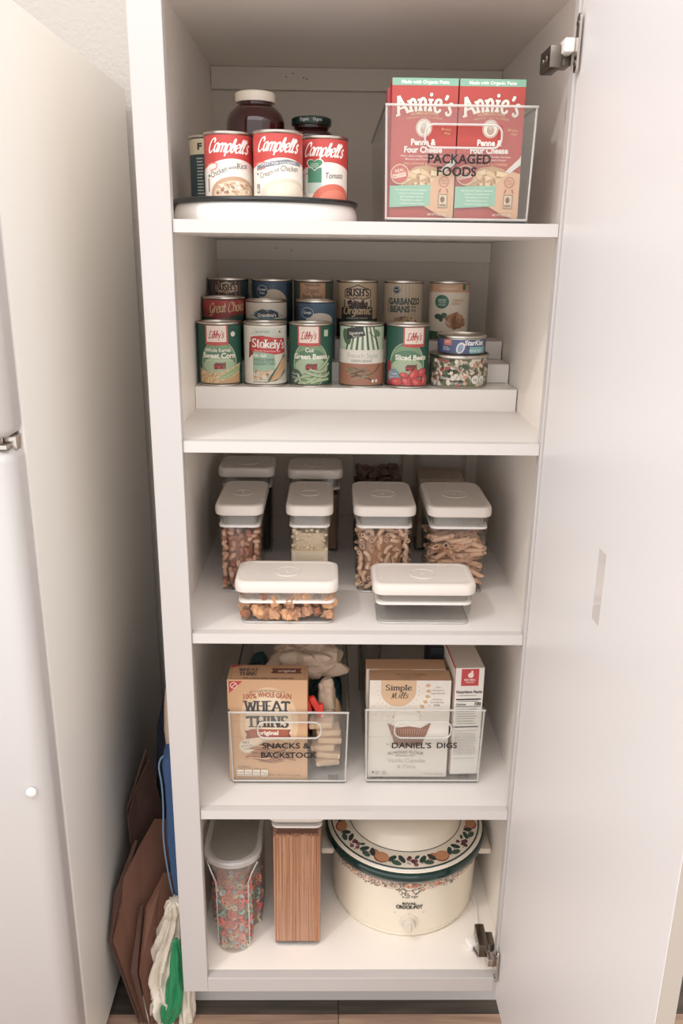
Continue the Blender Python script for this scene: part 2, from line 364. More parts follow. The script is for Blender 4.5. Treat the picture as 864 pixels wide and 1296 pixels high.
def art_mesh(name, art, fn, mat_, parent, usplit=None, clip=None):
    bm = bmesh.new(); lc = bm.loops.layers.float_color.new('print'); il = bm.faces.layers.float.new('L')
    for q, c, L in art.p:
        # drop repeats
        vs = [bm.verts.new((p[0]*.001, p[1]*.001, 0)) for p in q]
        try: f = bm.faces.new(vs)
        except ValueError: continue
        f[il] = L
        for lp in f.loops: lp[lc] = (*c, 1)
    if clip:
        for co, no in (((clip[0], 0, 0), (-1, 0, 0)), ((clip[1], 0, 0), (1, 0, 0)), ((0, clip[2], 0), (0, -1, 0)), ((0, clip[3], 0), (0, 1, 0))):
            bmesh.ops.bisect_plane(bm, geom=bm.verts[:]+bm.edges[:]+bm.faces[:], plane_co=co, plane_no=no, dist=1e-7, clear_outer=True)
    if usplit:
        u0, u1, st = usplit; u = u0
        while u <= u1:
            bmesh.ops.bisect_plane(bm, geom=bm.verts[:]+bm.edges[:]+bm.faces[:], plane_co=(u, 0, 0), plane_no=(1, 0, 0), dist=1e-7); u += st
    for f in bm.faces:
        L = f[il]
        for v in f.verts: v.co.z = L*STEP
    for v in bm.verts: v.co = fn(v.co.x, v.co.y, v.co.z)
    me = bpy.data.meshes.new(name); bm.normal_update(); bm.to_mesh(me); bm.free(); me.materials.append(mat_)
    o = bpy.data.objects.new(name, me); C.objects.link(o); o.parent = parent
    return o
NS = 72
def on_can(r):
    st = 2*PI*r/NS
    def f(u, v, l):              # the paper follows the same facets whatever is printed on it
        k = math.floor(u/st+1e-6); t = u/st-k; a = k*2*PI/NS; b = a+2*PI/NS; R_ = r+l
        return Vector((R_*(math.sin(a)*(1-t)+math.sin(b)*t), -R_*(math.cos(a)*(1-t)+math.cos(b)*t), v))
    return f
def csplit(r, lim=PI): n = int(NS*lim/(2*PI)); return (-n*2*PI*r/NS, n*2*PI*r/NS+1e-7, 2*PI*r/NS)
def on_front(y=0): return lambda u, v, l: Vector((u, y-l, v))
def on_top(z, tilt=0): return lambda u, v, l: Vector((u, v, z+l))

# ------------------------------------------------------------------ room shell
def struct(name, mb, m, **k):
    o = mb.build(name, m, **k); o['kind'] = 'structure'; return o
struct('wall_back', MB().box(-1.6, 1.6, .64, .72, 0, 3.2), M['wall'])
def wood(name, a, b):
    m = bpy.data.materials.new(name); m.use_nodes = True; nt = m.node_tree; bs = nt.nodes['Principled BSDF']
    tc = nt.nodes.new('ShaderNodeTexCoord'); mp = nt.nodes.new('ShaderNodeMapping'); mp.inputs['Scale'].default_value = (3, 40, 1)
    oi = nt.nodes.new('ShaderNodeObjectInfo'); ad = nt.nodes.new('ShaderNodeVectorMath'); ad.operation = 'ADD'
    n = nt.nodes.new('ShaderNodeTexNoise'); n.inputs['Scale'].default_value = 1.6; n.inputs['Detail'].default_value = 8; n.inputs['Distortion'].default_value = .7
    nt.links.new(tc.outputs['Object'], ad.inputs[0]); nt.links.new(oi.outputs['Random'], ad.inputs[1]); nt.links.new(ad.outputs[0], mp.inputs[0]); nt.links.new(mp.outputs[0], n.inputs[0])
    cr = nt.nodes.new('ShaderNodeValToRGB'); cr.color_ramp.elements[0].color = (*lin(a), 1); cr.color_ramp.elements[1].color = (*lin(b), 1)
    cr.color_ramp.elements[0].position = .3; cr.color_ramp.elements[1].position = .7
    nt.links.new(n.outputs[0], cr.inputs[0]); nt.links.new(cr.outputs[0], bs.inputs['Base Color']); bs.inputs['Roughness'].default_value = .45
    return m
W1, WSHADE = wood('greige_plank', (122, 96, 80), (176, 146, 124)), wood('toe_shade_plank', (52, 46, 40), (84, 74, 64))  # darker planks carry the toe recess shade in their colour
floor = struct('floor', MB().box(-1.6, 1.6, -1.6, .64, -.06, -.004), mat('subfloor', (70, 60, 52), .9))
y = .04; row = 0
while y > -1.5:
    y0 = y-.15; x = -1.6+[-0.065, .55, .15][row % 3] - 0
    first = True
    xs = [-1.6, .2347 if row == 0 else -.4+.37*(row % 4), 1.6]
    for a, b in zip(xs, xs[1:]):
        o = MB().box(a+.0008, b-.0008, y0+.0008, y-.0008, -.004, 0).build('plank', W1, floor, smooth=False)
    y = y0; row += 1
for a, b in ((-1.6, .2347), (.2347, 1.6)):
    MB().box(a+.0008, b-.0008, .0408, .19, -.004, 0).build('plank', WSHADE, floor, smooth=False)
for a, b in ((-1.6, -.2), (-.2, 1.6)):
    MB().box(a+.0008, b-.0008, .1916, .40, -.004, 0).build('plank', W1, floor, smooth=False)
    MB().box(a+.0008, b-.0008, .4016, .64, -.004, 0).build('plank', W1, floor, smooth=False)

# ------------------------------------------------------------------ pantry cabinet
Wd, D, dl, T = .512, .606, .022, .0165
Z0, Z4, Z3, Z2, Z1, ZC = .1294, .4794, .8028, 1.1053, 1.4041, 1.6985
SO = -.0435; EO = Wd+.0435; TOP = 1.76
cab = thing('pantry_cabinet', (0, 0, 0), 'tall white pantry cabinet with four shelves and its door open on the right', 'cabinet')
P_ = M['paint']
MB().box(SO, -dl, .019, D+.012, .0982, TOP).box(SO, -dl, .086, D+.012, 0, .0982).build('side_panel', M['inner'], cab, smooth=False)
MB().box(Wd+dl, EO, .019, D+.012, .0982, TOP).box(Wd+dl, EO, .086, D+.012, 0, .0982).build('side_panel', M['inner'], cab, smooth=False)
MB().box(-dl, Wd+dl, D, D+.012, .02, TOP).build('back_panel', M['backp'], cab, smooth=False)
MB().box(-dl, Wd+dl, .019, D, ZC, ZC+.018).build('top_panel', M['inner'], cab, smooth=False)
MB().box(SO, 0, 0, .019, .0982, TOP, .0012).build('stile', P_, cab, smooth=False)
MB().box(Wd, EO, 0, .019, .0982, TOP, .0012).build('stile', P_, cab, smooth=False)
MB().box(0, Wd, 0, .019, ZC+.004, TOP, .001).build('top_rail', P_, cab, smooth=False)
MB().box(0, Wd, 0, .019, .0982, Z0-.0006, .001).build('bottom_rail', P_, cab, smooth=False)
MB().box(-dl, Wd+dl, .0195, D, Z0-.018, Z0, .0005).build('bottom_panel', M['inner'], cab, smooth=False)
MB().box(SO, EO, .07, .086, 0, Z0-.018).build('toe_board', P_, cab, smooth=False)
for z in (Z1, Z2, Z3, Z4):
    s_ = MB(); s_.box(-dl, Wd+dl, .0194, D, z-T, z)
    sh = s_.build('shelf', M['shelf'], cab, smooth=False)
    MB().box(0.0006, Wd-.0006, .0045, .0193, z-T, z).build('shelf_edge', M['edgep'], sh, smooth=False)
for z in (ZC, Z1-T):
    r_ = MB().box(-dl+.001, Wd+dl-.001, D-.0163, D, z-.0391, z-.0006, .0008).build('hanging_rail', M['backp'], cab, smooth=False)
    for x, dz in ((.122, .017), (.135, .011), (.155, .018), (.161, .020)) if z == ZC else ((.1, .016), (.13, .02)):
        MB().lathe([(.0013, 0), (.0013, .0006)], 8, M4=Matrix.Translation((x, D-.0163, z-dz)) @ Matrix.Rotation(PI/2, 4, 'X')).build('screw_hole', M['black'], r_)
# door, 91 degrees open
door = MB().box(0, .019, -.545, 0, .0905, TOP-.005, .0015).build('door', M['doorp'], cab, smooth=False)
door.location = (Wd+.0035, -.003, 0); door.rotation_euler = (0, 0, .0174)
MB().box(-.0003, .0003, -.285, -.262, .958, 1.045).build('tape_residue', clear('tape', (.97, .955, .945), .1, .10, (214, 200, 190)), door)
MB().box(.0006, .0184, -.5456, -.5449, .0915, TOP-.006).build('edge_band', mat('beige_edge_band', (176, 165, 153), .5), door, smooth=False)
def hinge(zc, zb):
    M0 = Matrix.Identity(4)
    a = MB(); a.loft([[Vector((xx, -.012+p.x, zc+p.y)) for p in rrect(.0065, .033, .006, 0)] for xx in (.5095, .5125)])
    h = a.build('hinge', M['chrome'], door); h.parent = cab
    for dz in (-.022, .022): MB().lathe([(.0035, 0), (.0035, .001), (.0015, .002)], 10, M4=Matrix.Translation((.5095, -.012, zc+dz)) @ Matrix.Rotation(-PI/2, 4, 'Y')).build('screw', M['dsteel'], h)
    MB().box(.497, .5095, -.006, .022, zc-.008, zc+.008, .0015).build('hinge_arm', M['chrome'] if zc < 1 else M['wplast'], h)
    b = MB(); b.box(.483, .5, .010, .062, zb-.013, zb+.013, .002); b.box(.4985, .5135, .02, .05, zb-.009, zb+.006, .0015)
    b.build('hinge_body', M['dsteel'], h)
    c = MB(); c.lathe([(.004, 0), (.004, .0015)], 10, M4=Matrix.Translation((.4839, .028, zb)) @ Matrix.Rotation(-PI/2, 4, 'Y'))
    c.lathe([(.003, 0), (.003, .0015)], 10, M4=Matrix.Translation((.4839, .046, zb)) @ Matrix.Rotation(-PI/2, 4, 'Y')); c.build('hinge_screw', M['chrome'], h)
hinge(1.6135, 1.604); hinge(.168, .178)

# ------------------------------------------------------------------ refrigerator
fr = thing('refrigerator', (-.55, .24, 0), 'white refrigerator with two stacked doors left of the pantry cabinet', 'refrigerator')
fx = -.187+.55
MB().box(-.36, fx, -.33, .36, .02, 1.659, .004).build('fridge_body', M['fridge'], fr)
MB().box(-.352, fx-.008, -.337, -.33, .05, 1.64).build('door_gasket', M['gask'], fr)
for nm, a, b in (('freezer_door', 1.1355, 1.655), ('fridge_door', .06, 1.1215)):
    d = MB()
    ring = []
    prof = [(-.36, -.337), (fx-.001, -.337), (fx-.001, -.36)]
    for k in range(7):
        t = k/6*PI/2; prof.append((fx-.025+.024*math.cos(t), -.362-.026*math.sin(t)))
    prof.append((-.36, -.39))
    rs = []
    for z, ins in ((a, .012), (a+.006, .003), (a+.014, 0), (b-.014, 0), (b-.006, .003), (b, .012)):
        rs.append([Vector((px_-(ins if px_ > 0 else 0), py_+(ins if py_ < -.34 else 0), z)) for px_, py_ in prof])
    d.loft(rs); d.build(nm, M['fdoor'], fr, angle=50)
hg = MB(); hg.box(fx-.075, fx-.008, -.375, -.325, 1.123, 1.129, .001); hg.lathe([(.012, 1.1215), (.012, 1.1355)], 16, fx-.03, -.36)
hg.box(fx-.02, fx-.004, -.352, -.318, 1.118, 1.136, .002); hg.build('door_hinge', M['chrome'], fr)
MB().lathe([(.0072, 0), (.0072, .003), (.004, .0055), (.0, .006)], 20, M4=Matrix.Translation((-.197+.55+0-.0, -.3895, .63)) @ Matrix.Translation((-.012, 0, 0)) @ Matrix.Rotation(PI/2, 4, 'X')).build('door_bumper', M['wplast'], fr)

# ------------------------------------------------------------------ tin cans
def can(name, loc, label, r, h, art, cat='can', rz=0, group=None, gloss=False):
    t = thing(name, loc, label, cat, rz+math.atan2(.21-loc[0], loc[1]+1.14), group)
    b = MB(); e = .0012
    b.lathe([(r-.004, .002), (r-.001, 0), (r+e, .0005), (r+e, .0028), (r-.0006, .0045), (r-.0006, h-.0045), (r+e, h-.0028), (r+e, h-.0004), (r-.0002, h), (r-.002, h-.0008), (r-.0026, h-.004), (r*.7, h-.004), (r*.68, h-.0034), (r*.3, h-.0036)], 48)
    b.build('can_body', M['steel'], t)
    a2 = Art(); mm = r*1000; hm = h*1000
    base = art(mm, hm)
    art_mesh('paper_label', base, on_can(r), M['prg' if gloss else 'prt'], t, csplit(r), (-PI*r, PI*r, .0045, h-.0045))
    return t
def sheet(r, h, c, y0=4.5, y1=None):
    a = Art(); y1 = h-4.5 if y1 is None else y1
    a.rect(-PI*r, y0, PI*r, y1, c, L=0); return a
RED = (196, 40, 36)
def campbell(kind):
    def f(r, h):
        a = sheet(r, h, (240, 228, 214))
        W_ = PI*r
        # red upper field with a curved lower edge
        n = 40
        for k in range(n):
            u0 = -W_+2*W_*k/n; u1 = -W_+2*W_*(k+1)/n
            g = lambda u: h*(.50+.09*math.cos((u-6)/r*1.5) if abs(u-6) < r*2 else .42)
            a._a([[(u0, g(u0)), (u1, g(u1)), (u1, h+8), (u0, h+8)]], (208, 48, 42), L=1)
        a.l = 1
        a.line([(-34, h*.50), (-24, h*.52), (-17, h*.51), (-18, h*.44), (-28, h*.41)], 2, (236, 120, 104))
        a.letter("Campbell's", -1, h*.68, 20, (250, 240, 230), thick=.19, thin=.09, script=True, nib=.5, gap=-.02, w=60, shear=.25, rot=-.04)
        if kind == 'rice':
            a.text('Chicken', -14, h*.345, 9, (60, 54, 48), w=26, shear=.15, rot=.42); a.text('with', 5, h*.43, 5, (60, 54, 48), rot=.12); a.text('Rice', 19, h*.44, 9, (60, 54, 48), w=15, rot=.10)
            a.ell(7, 5, 34, h*.27, (196, 150, 112), L=a.l+1); a.l += 1; a.ell(8, 3, 30, h*.23, (226, 196, 160))
            a.blobs(-20, 34, 5, h*.24, 60, 3.2, [(206, 160, 118), (236, 214, 184), (190, 140, 100), (244, 230, 206)], clip=lambda x, y: ((x-8)/30)**2+((y-3)/(h*.23))**2 < .9)
            a.rect(-33, 8, -30.5, 30, (150, 130, 110)); a.ell(-30, h*.33, 1.5, 2, (20, 20, 20))
        elif kind == 'cream':
            a._a([[(-33, h*.40), (-20, h*.44), (-20, h*.51), (-33, h*.47)], [(-20, h*.44), (12, h*.50), (12, h*.565), (-20, h*.51)], [(12, h*.50), (36, h*.47), (36, h*.53), (12, h*.565)]], (120, 122, 132))
            a.text('GREAT FOR COOKING', 0, h*.485, 4, (228, 226, 224), w=50, rot=.07, bold=.01)
            a.text('Cream', -16, h*.31, 8.5, (116, 104, 94), w=20, rot=.33, shear=.15); a.text('of', -1.5, h*.375, 6, (116, 104, 94), rot=.15); a.text('Chicken', 16, h*.39, 8.5, (110, 96, 84), w=26, rot=0, shear=.1)
            a.ell(12, 2, 38, h*.26, (226, 208, 180)); a.ell(14, 0, 32, h*.22, (238, 222, 194))
            a.rect(-33, 6, -27, 20, (150, 140, 130)); a.rect(-32, 8, -28, 13, (210, 200, 190)); a.ell(-31, h*.35, 1.2, 1.8, (60, 60, 60))
        else:
            a.rect(-24, h*.10, -3, h*.5, (190, 206, 190)); a.rect(-24, h*.27, -3, h*.5, (58, 134, 96))
            hx, hy = -13, h*.56
            pts = [(hx, hy-12)]+[(hx+13*math.sin(t)**3*1.0, hy+ (9.5*math.cos(t)-3.6*math.cos(2*t)-1.5*math.cos(3*t)-.6*math.cos(4*t))*.95) for t in [PI-2*PI*k/28 for k in range(1, 28)]]
            a.poly(pts, (236, 236, 220)); a.poly([(hx+(p[0]-hx)*.86, hy+(p[1]-hy)*.86) for p in pts], (52, 140, 96))
            a.micro(-20, -6, h*.56, 3, 1.2, (200, 226, 200), 2.6)
            a.text('Tomato', 15, h*.34, 9.4, (60, 50, 46), w=27, rot=.04, shear=.15)
            a.ell(14, -2, 31, h*.27, (226, 92, 66)); a.ell(16, -4, 24, h*.2, (238, 116, 86))
            a.micro(-36, -27, h*.40, 16, .8, (120, 110, 100), 2.2)
        a.p = [([(x, (y_*.80+20) if L >= 1 else y_) for x, y_ in q], c, L) for q, c, L in a.p]
        return a
    return f
def libby(l1, l2, kind):
    def f(r, h):
        a = sheet(r, h, (16, 78, 58))
        a.ell(0, h*.36, 33, h*.33, (120, 160, 112), 36); 
        a.ring(0, h*.36, 33, h*.36, 1.1, (214, 220, 190), 40)
        a.ell(0, h*.40, 30, h*.2, (78, 128, 90), 30); a.ell(0, h*.33, 29, h*.14, (168, 192, 150), 30)
        if kind != 'beet': bx = -4
        else: bx = 12
        # shield
        x0, x1 = bx-18, bx+18
        a.poly([(x0-1.5, h-4.5), (x0-1.5, h*.66), (bx, h*.64), (x1+2.5, h*.66), (x1+2.5, h-4.5)], (206, 66, 56)); a.rect(x0+1.2, h*.70, x1-.6, h-5, (246, 224, 206))
        a.letter("Libby's", bx, h*.76, 12, (196, 36, 36), thick=.17, thin=.07, script=True, nib=.6, gap=0, w=26, shear=.2, rot=.03)
        if kind == 'corn': a.ell(26, h*.82, 4.6, 4.4, (226, 222, 206)); 
        if kind == 'green': a.rect(24, h*.8, 33, h*.9, (186, 210, 176))
        tx = 0 if kind != 'beet' else 8
        if l1: a.text(l1, -2, h*.545 if kind == 'corn' else h*.56, 6.2 if kind == 'corn' else 7, (246, 240, 222), bold=.02, w=44 if kind == 'corn' else 15, )
        a.text(l2, tx, h*.45, 8.4, (250, 244, 226), bold=.035, w={'corn': 58, 'green': 62, 'beet': 58}[kind])
        if kind == 'corn': a.text('Farm Fresh Goodness', 0, h*.40, 3, (220, 224, 196), w=50, shear=.2)
        # barn
        cx = 6 if kind == 'beet' else -1
        a.rect(cx-8, h*.275, cx+9, h*.33, (186, 52, 44)); a.poly([(cx-9, h*.33), (cx-5, h*.375), (cx+11, h*.37), (cx+10, h*.325)], (120, 50, 46)); a.rect(cx-6, h*.275, cx-2.5, h*.31, (80, 26, 26)); a.rect(cx+3, h*.29, cx+7, h*.32, (120, 30, 30)); a.rect(cx+9.5, h*.28, cx+12, h*.38, (130, 60, 50))
        if kind == 'corn':
            a.poly([(-38, 5), (-38, h*.29), (-26, h*.25), (-6, h*.16), (20, h*.17), (40, h*.27), (40, 5)], (206, 158, 104))
            a.blobs(-37, 0, 7, h*.23, 90, 2.2, [(232, 192, 134), (214, 170, 116), (240, 208, 154)])
            a.s = 0
            for i in range(9):
                for j in range(4): a.ell(-4+i*5+j*1.2, 8+i*1.9+j*4.4, 2.6, 2.3, ((236, 200, 148), (222, 182, 128))[(i+j) % 2], 8, L=a.l+1)
            a.l += 1; a.poly([(-6, h*.11), (8, h*.20), (38, h*.33), (38, h*.24), (14, h*.13)], (150, 180, 118)); a.line([(-6, h*.11), (12, h*.165), (38, h*.28)], 1, (196, 210, 160))
        elif kind == 'green':
            a.ell(-28, h*.16, 12, 13, (58, 78, 70)); a.text('Fresh', -29, h*.19, 4, (220, 226, 210), w=13); a.text('Picked', -29, h*.13, 4, (220, 226, 210), w=14)
            for pts in [[(-30, 8), (-16, 16), (2, 13), (20, 14)], [(-22, 6), (-4, 9), (16, 22), (34, 40)], [(-14, 18), (6, 22), (22, 34), (36, 52)], [(-10, 26), (8, 20), (26, 18), (36, 24)], [(0, 7), (14, 11), (34, 13)], [(-22, 22), (-18, 10), (-8, 6)], [(14, 30), (26, 40), (34, 50)], [(-2, 30), (14, 26), (30, 30)]]:
                a.line([(p[0], p[1]) for p in pts], 5.2, (96, 128, 84)); a.line([(p[0], p[1]+.5) for p in pts], 3.6, (178, 196, 148))
        else:
            a.rect(-40, 5, -30, h*.42, (170, 30, 50)); a.ell(-24, h*.19, 13, 12, (120, 146, 160)); a.text('Fresh', -24, h*.21, 4, (240, 236, 226), w=14); a.text('Picked', -24, h*.15, 4, (240, 236, 226), w=15)
            for i, (x, y_, q) in enumerate([(-18, 10, 12), (28, 26, 11), (12, 22, 12), (34, 12, 12), (0, 12, 12), (18, 9, 12), (-4, 22, 8)]):
                a.ell(x, y_, q, q*.66, (150, 20, 40), 18, i*.5); a.ell(x, y_+.8, q*.88, q*.56, (218, 62, 62), 18, i*.5); a.ell(x-2, y_+1.5, q*.4, q*.2, (236, 110, 96), 12, i*.5)
        return a
    return f
def stokely(r, h):
    a = sheet(r, h, (232, 222, 204))
    a.rect(-27, 12, 30, h*.80, (150, 150, 130)); a.rect(-26, 13, 29, h*.79, (218, 214, 190)); a.rect(-26, h*.24, 12, h*.56, (150, 190, 158))
    a.rect(-26, h*.86, 30, h*.92, (206, 210, 196)); a.ell(0, h*.84, 30, 5, (196, 204, 188)); a.text('ALL NATURAL', -9, h*.85, 3.4, (50, 56, 50), w=24); a.ell(22, h*.865, 2, 2, (190, 40, 40))
    a.poly([(-36, h*.44), (-34, h*.70), (-26, h*.72), (-26, h*.52)], (140, 26, 30))
    a.poly([(-31, h*.78), (-10, h*.81), (10, h*.775), (33, h*.76), (35, h*.53), (14, h*.51), (-8, h*.545), (-30, h*.56)], (206, 46, 44))
    a.letter("Stokely's", 2, h*.615, 14, (250, 244, 232), thick=.19, thin=.07, gap=.02, w=60, rot=-.05, outline=(90, 16, 20), ow=.02)
    a.text('Naturally Grown Great Taste', 0, h*.555, 2.6, (248, 226, 214), w=46, rot=-.05)
    a.text('No Salt', -14, h*.475, 5, (244, 244, 230), w=22, shear=.3, bold=.02); a.text('WHOLE KERNEL', -6, h*.405, 5, (70, 110, 90), w=38); a.text('GOLDEN CORN', -6, h*.345, 5, (70, 110, 90), w=38)
    a.blobs(-24, 26, 14, h*.26, 44, 3, [(226, 150, 104), (240, 206, 160), (232, 178, 130)])
    a.poly([(-2, 8), (4, h*.18), (18, h*.34), (33, h*.52), (38, h*.46), (34, h*.22), (16, h*.1)], (50, 92, 62)); a.poly([(2, 9), (10, h*.2), (26, h*.42), (37, h*.50), (36, h*.3), (20, h*.13)], (224, 170, 120)); a.line([(4, 11), (18, h*.24), (34, h*.44)], 1.4, (196, 134, 90))
    a.text('NET WT 15.25 OZ (432g)', -14, 7.2, 2.6, (60, 60, 56), w=24, bold=.01)
    return a
def french(r, h):
    a = sheet(r, h, (196, 212, 178))
    random.seed(3)
    for i in range(13):
        x = -34+i*5.6; a.poly([(x, h*.5), (x+(x)*.0+3.8, h*.5), (x*.55+3, h*.96), (x*.55, h*.96)], ((50, 84, 52), (226, 230, 206), (94, 130, 84), (236, 234, 214))[i % 4])
    a.ell(-28, h*.8, 8, 14, (64, 100, 62), 20, .4); a.ell(28, h*.86, 8, 5, (88, 124, 82), 16, -.6); a.line([(12, h*.88), (24, h*.78), (30, h*.66)], 1.2, (46, 66, 42))
    a.rect(-60, h*.385, 60, h*.60, (232, 224, 208)); a.text('French Style', 2, h*.475, 8.2, (168, 178, 160), w=54); a.text('GREEN BEANS', 0, h*.41, 4.2, (130, 136, 124), w=36, bold=.015)
    a.poly([(-27, h*.93), (1, h*.97), (6, h*.83), (-26, h*.755)], (40, 42, 38)); a.text('Signature', -10, h*.845, 5, (234, 230, 216), w=24, rot=.10, bold=.01); a.text('SELECT', -10, h*.80, 2.6, (234, 230, 216), w=12, rot=.1)
    a.rect(-60, 5, 60, h*.385, (170, 104, 74)); 
    for i in range(16):
        x, y_ = random.uniform(-24, 18), random.uniform(h*.12, h*.30); an = random.uniform(-.9, .9)
        a.line([(x-9*math.cos(an), y_-9*math.sin(an)*.6), (x, y_+1.5), (x+9*math.cos(an), y_+9*math.sin(an)*.6)], 2.6, ((86, 74, 50), (126, 112, 78), (150, 134, 98))[i % 3])
    a.line([(8, h*.2), (24, h*.26), (34, h*.38)], 1.4, (70, 60, 42)); a.ell(20, h*.11, 2.6, 2.8, (236, 230, 214)); a.ell(27, h*.11, 2.6, 2.8, (236, 230, 214))
    return a
def bushs(bg, kind):
    def f(r, h):
        a = sheet(r, h, bg)
        if kind == 'baked':
            for i in range(9): a.rect(-36+i*8, 5, -33+i*8, h-5, ((206, 92, 66), (150, 40, 34))[i % 2], L=1)
            a.l = 1; a.rect(24, 5, 60, h-5, (24, 60, 62)); a.rect(-60, 5, -34, h-5, (24, 60, 62))
            cy = h*.845; s_ = .86; cx = -4
        else: cy = h*.79; s_ = 1; cx = 1
        sh = [(-25, -7), (-25, 5), (-14, 9), (0, 14), (14, 9), (25, 5), (25, -7), (0, -13)]
        a.poly([(cx+p[0]*s_*1.05, cy+p[1]*s_*1.08) for p in sh], (28, 28, 30)); a.poly([(cx+p[0]*s_*.97, cy+p[1]*s_*.94) for p in sh], (216, 184, 142))
        a.letter("BUSH'S", cx, cy-5.5*s_, 13.5*s_, (20, 22, 26), thick=.24, thin=.13, serif=.06, gap=.06, w=44*s_)
        a.text('BEST', cx, cy-10.6*s_, 3.6*s_, (120, 40, 30), w=17*s_, bold=.03)
        if kind != 'baked':
            a.rect(-26, h*.5, -23.6, h*.68, (60, 50, 44)); a.rect(26, h*.5, 28.4, h*.68, (60, 50, 44)); a.rect(-23, h*.50, 26, h*.68, (226, 208, 180))
            a.blobs(-16, 20, h*.58, h*.65, 22, 4.4, [(96, 60, 46), (130, 84, 60), (70, 44, 36)], clip=lambda x, y_: y_ < h*.67-abs(x-2)*.16)
            a.poly([(-32, h*.54), (-20, h*.575), (0, h*.59), (20, h*.575), (32, h*.54), (32, h*.34), (-32, h*.34)], (46, 40, 34)); a.letter('Organic', 0, h*.435, 14, (226, 190, 140), thick=.22, thin=.09, serif=.05, shear=.2, w=54)
            a.rect(-118, 5, 118, h*.35, (24, 54, 52)); a.text('GARBANZO BEANS', 0, h*.355, 3, (226, 220, 200), w=40)
        return a
    return f
def pinto(r, h):
    a = sheet(r, h, (44, 74, 100)); a.ell(2, h*.52, 31, h*.32, (214, 196, 172), 36); a.ell(-20, h*.80, 12, 11, (196, 206, 210)); a.ell(-20, h*.80, 11, 10, (30, 60, 88))
    a.text('Great', -20, h*.81, 5, (236, 236, 230), w=17, bold=.02); a.text('Value', -20, h*.755, 4, (236, 236, 230), w=12, bold=.02)
    a.text('Pinto Beans', 6, h*.605, 7.4, (24, 26, 30), w=48, bold=.015); a.rect(30, 5, 60, h-5, (22, 44, 56))
    a.blobs(-20, 22, h*.22, h*.45, 60, 4, [(150, 96, 70), (176, 120, 90), (128, 80, 60)]); return a
def organicpinto(r, h):
    a = sheet(r, h, (70, 84, 62)); a.rect(-28, h*.60, 24, h*.955, (150, 92, 66)); a.rect(-26.5, h*.615, 22.5, h*.945, (206, 150, 108))
    a.text("TRADER JOE'S", -2, h*.895, 3.8, (50, 36, 30), w=30, bold=.02); a.text('Organic', -2, h*.785, 9, (60, 42, 34), w=25, shear=.05); a.text('Pinto Beans', -2, h*.685, 8.2, (60, 42, 34), w=38); a.text('NET WT. 15.5 OZ.', -2, h*.635, 2.8, (70, 50, 40), w=24)
    a.line([(24, h*.5), (29, h*.56), (27, h*.7)], 1.2, (40, 54, 40)); return a
def kidney(r, h):
    a = sheet(r, h, (46, 80, 110)); a.ell(8, h*.68, 26, h*.12, (220, 206, 186), 30)
    a.ell(-16, h*.80, 12, 9.5, (196, 206, 210)); a.ell(-16, h*.80, 11, 8.5, (34, 66, 96)); a.text('Great', -16, h*.785, 5, (236, 236, 230), w=16, bold=.02); a.rect(-60, 5, -34, h-5, (24, 44, 60)); return a
def garbanzo(r, h):
    a = sheet(r, h, (206, 182, 152))
    for i in range(14): a.rect(-46+i*7, 5, -44.5+i*7, h-5, (184, 156, 124), L=1)
    a.l = 1; a.ell(-13, h*.85, 7.5, 7.2, (24, 44, 54)); a.ell(-13, h*.85, 6.6, 6.3, (232, 226, 212)); a.ell(-13, h*.85, 5.8, 5.6, (24, 44, 54)); a.line([(-17, h*.86), (-13, h*.84), (-9, h*.87)], 1.1, (236, 232, 220))
    a.text('GARBANZO', 3, h*.61, 11, (34, 66, 58), w=62, bold=.04); a.text('BEANS', -6, h*.48, 11, (34, 66, 58), w=38, bold=.04); a.text('CHICK', 21, h*.55, 3.8, (34, 66, 58), w=11, bold=.02); a.text('PEAS', 21, h*.49, 3.8, (34, 66, 58), w=10, bold=.02)
    a.ell(4, h*.22, 30, h*.19, (120, 84, 60)); a.blobs(-24, 30, h*.12, h*.4, 130, 3.6, [(198, 146, 100), (222, 176, 130), (170, 118, 80)], rr=.85, clip=lambda x, y_: ((x-4)/28)**2+((y_-h*.22)/(h*.17))**2 < 1)
    a.rect(-60, 5, -32, h*.28, (30, 34, 60)); a.micro(-32, -24, h*.7, 12, .8, (90, 74, 60), 2.2); return a
def simpletruth(r, h):
    a = sheet(r, h, (232, 216, 192)); a.rect(-60, h*.82, 60, h-5, (214, 156, 112)); a.rect(26, h*.86, 33, h-5, (40, 96, 66)); a.text('ORGANIC', -2, h*.865, 4.4, (240, 214, 180), w=36)
    a.ell(-14, h*.66, 14, 12.5, (34, 104, 72)); a.text('SIMPLE', -14, h*.675, 3.4, (226, 232, 214), w=16, bold=.01); a.text('TRUTH', -14, h*.635, 3.4, (226, 232, 214), w=14, bold=.01); a.text('ORGANIC', -14, h*.595, 3, (226, 232, 214), w=16)
    a.text('GARBANZO', 18, h*.665, 4.6, (214, 150, 104), w=26, bold=.01); a.text('BEANS', 14, h*.61, 4.6, (214, 150, 104), w=18, bold=.01)
    a.ell(-20, h*.41, 8, 5, (40, 76, 50)); a.ell(-8, h*.43, 6, 5, (46, 84, 54)); a.ell(-14, h*.37, 4, 5, (36, 70, 46))
    a.ell(15, h*.31, 20, h*.10, (130, 90, 60)); a.blobs(-6, 34, h*.2, h*.46, 120, 4, [(206, 140, 92), (184, 116, 74), (222, 162, 114)], rr=.9, clip=lambda x, y_: ((x-15)/19)**2+((y_-h*.34)/(h*.12))**2 < 1)
    a.rect(-60, 5, 60, h*.155, (44, 96, 62)); a.ell(-16, h*.11, 4.2, 4.6, (230, 226, 206)); a.ell(-5, h*.11, 4, 4.4, (190, 70, 50)); a.ell(-16, h*.11, 3, 3.3, (60, 110, 70)); a.rect(2, h*.06, 14, h*.15, (220, 214, 196)); return a
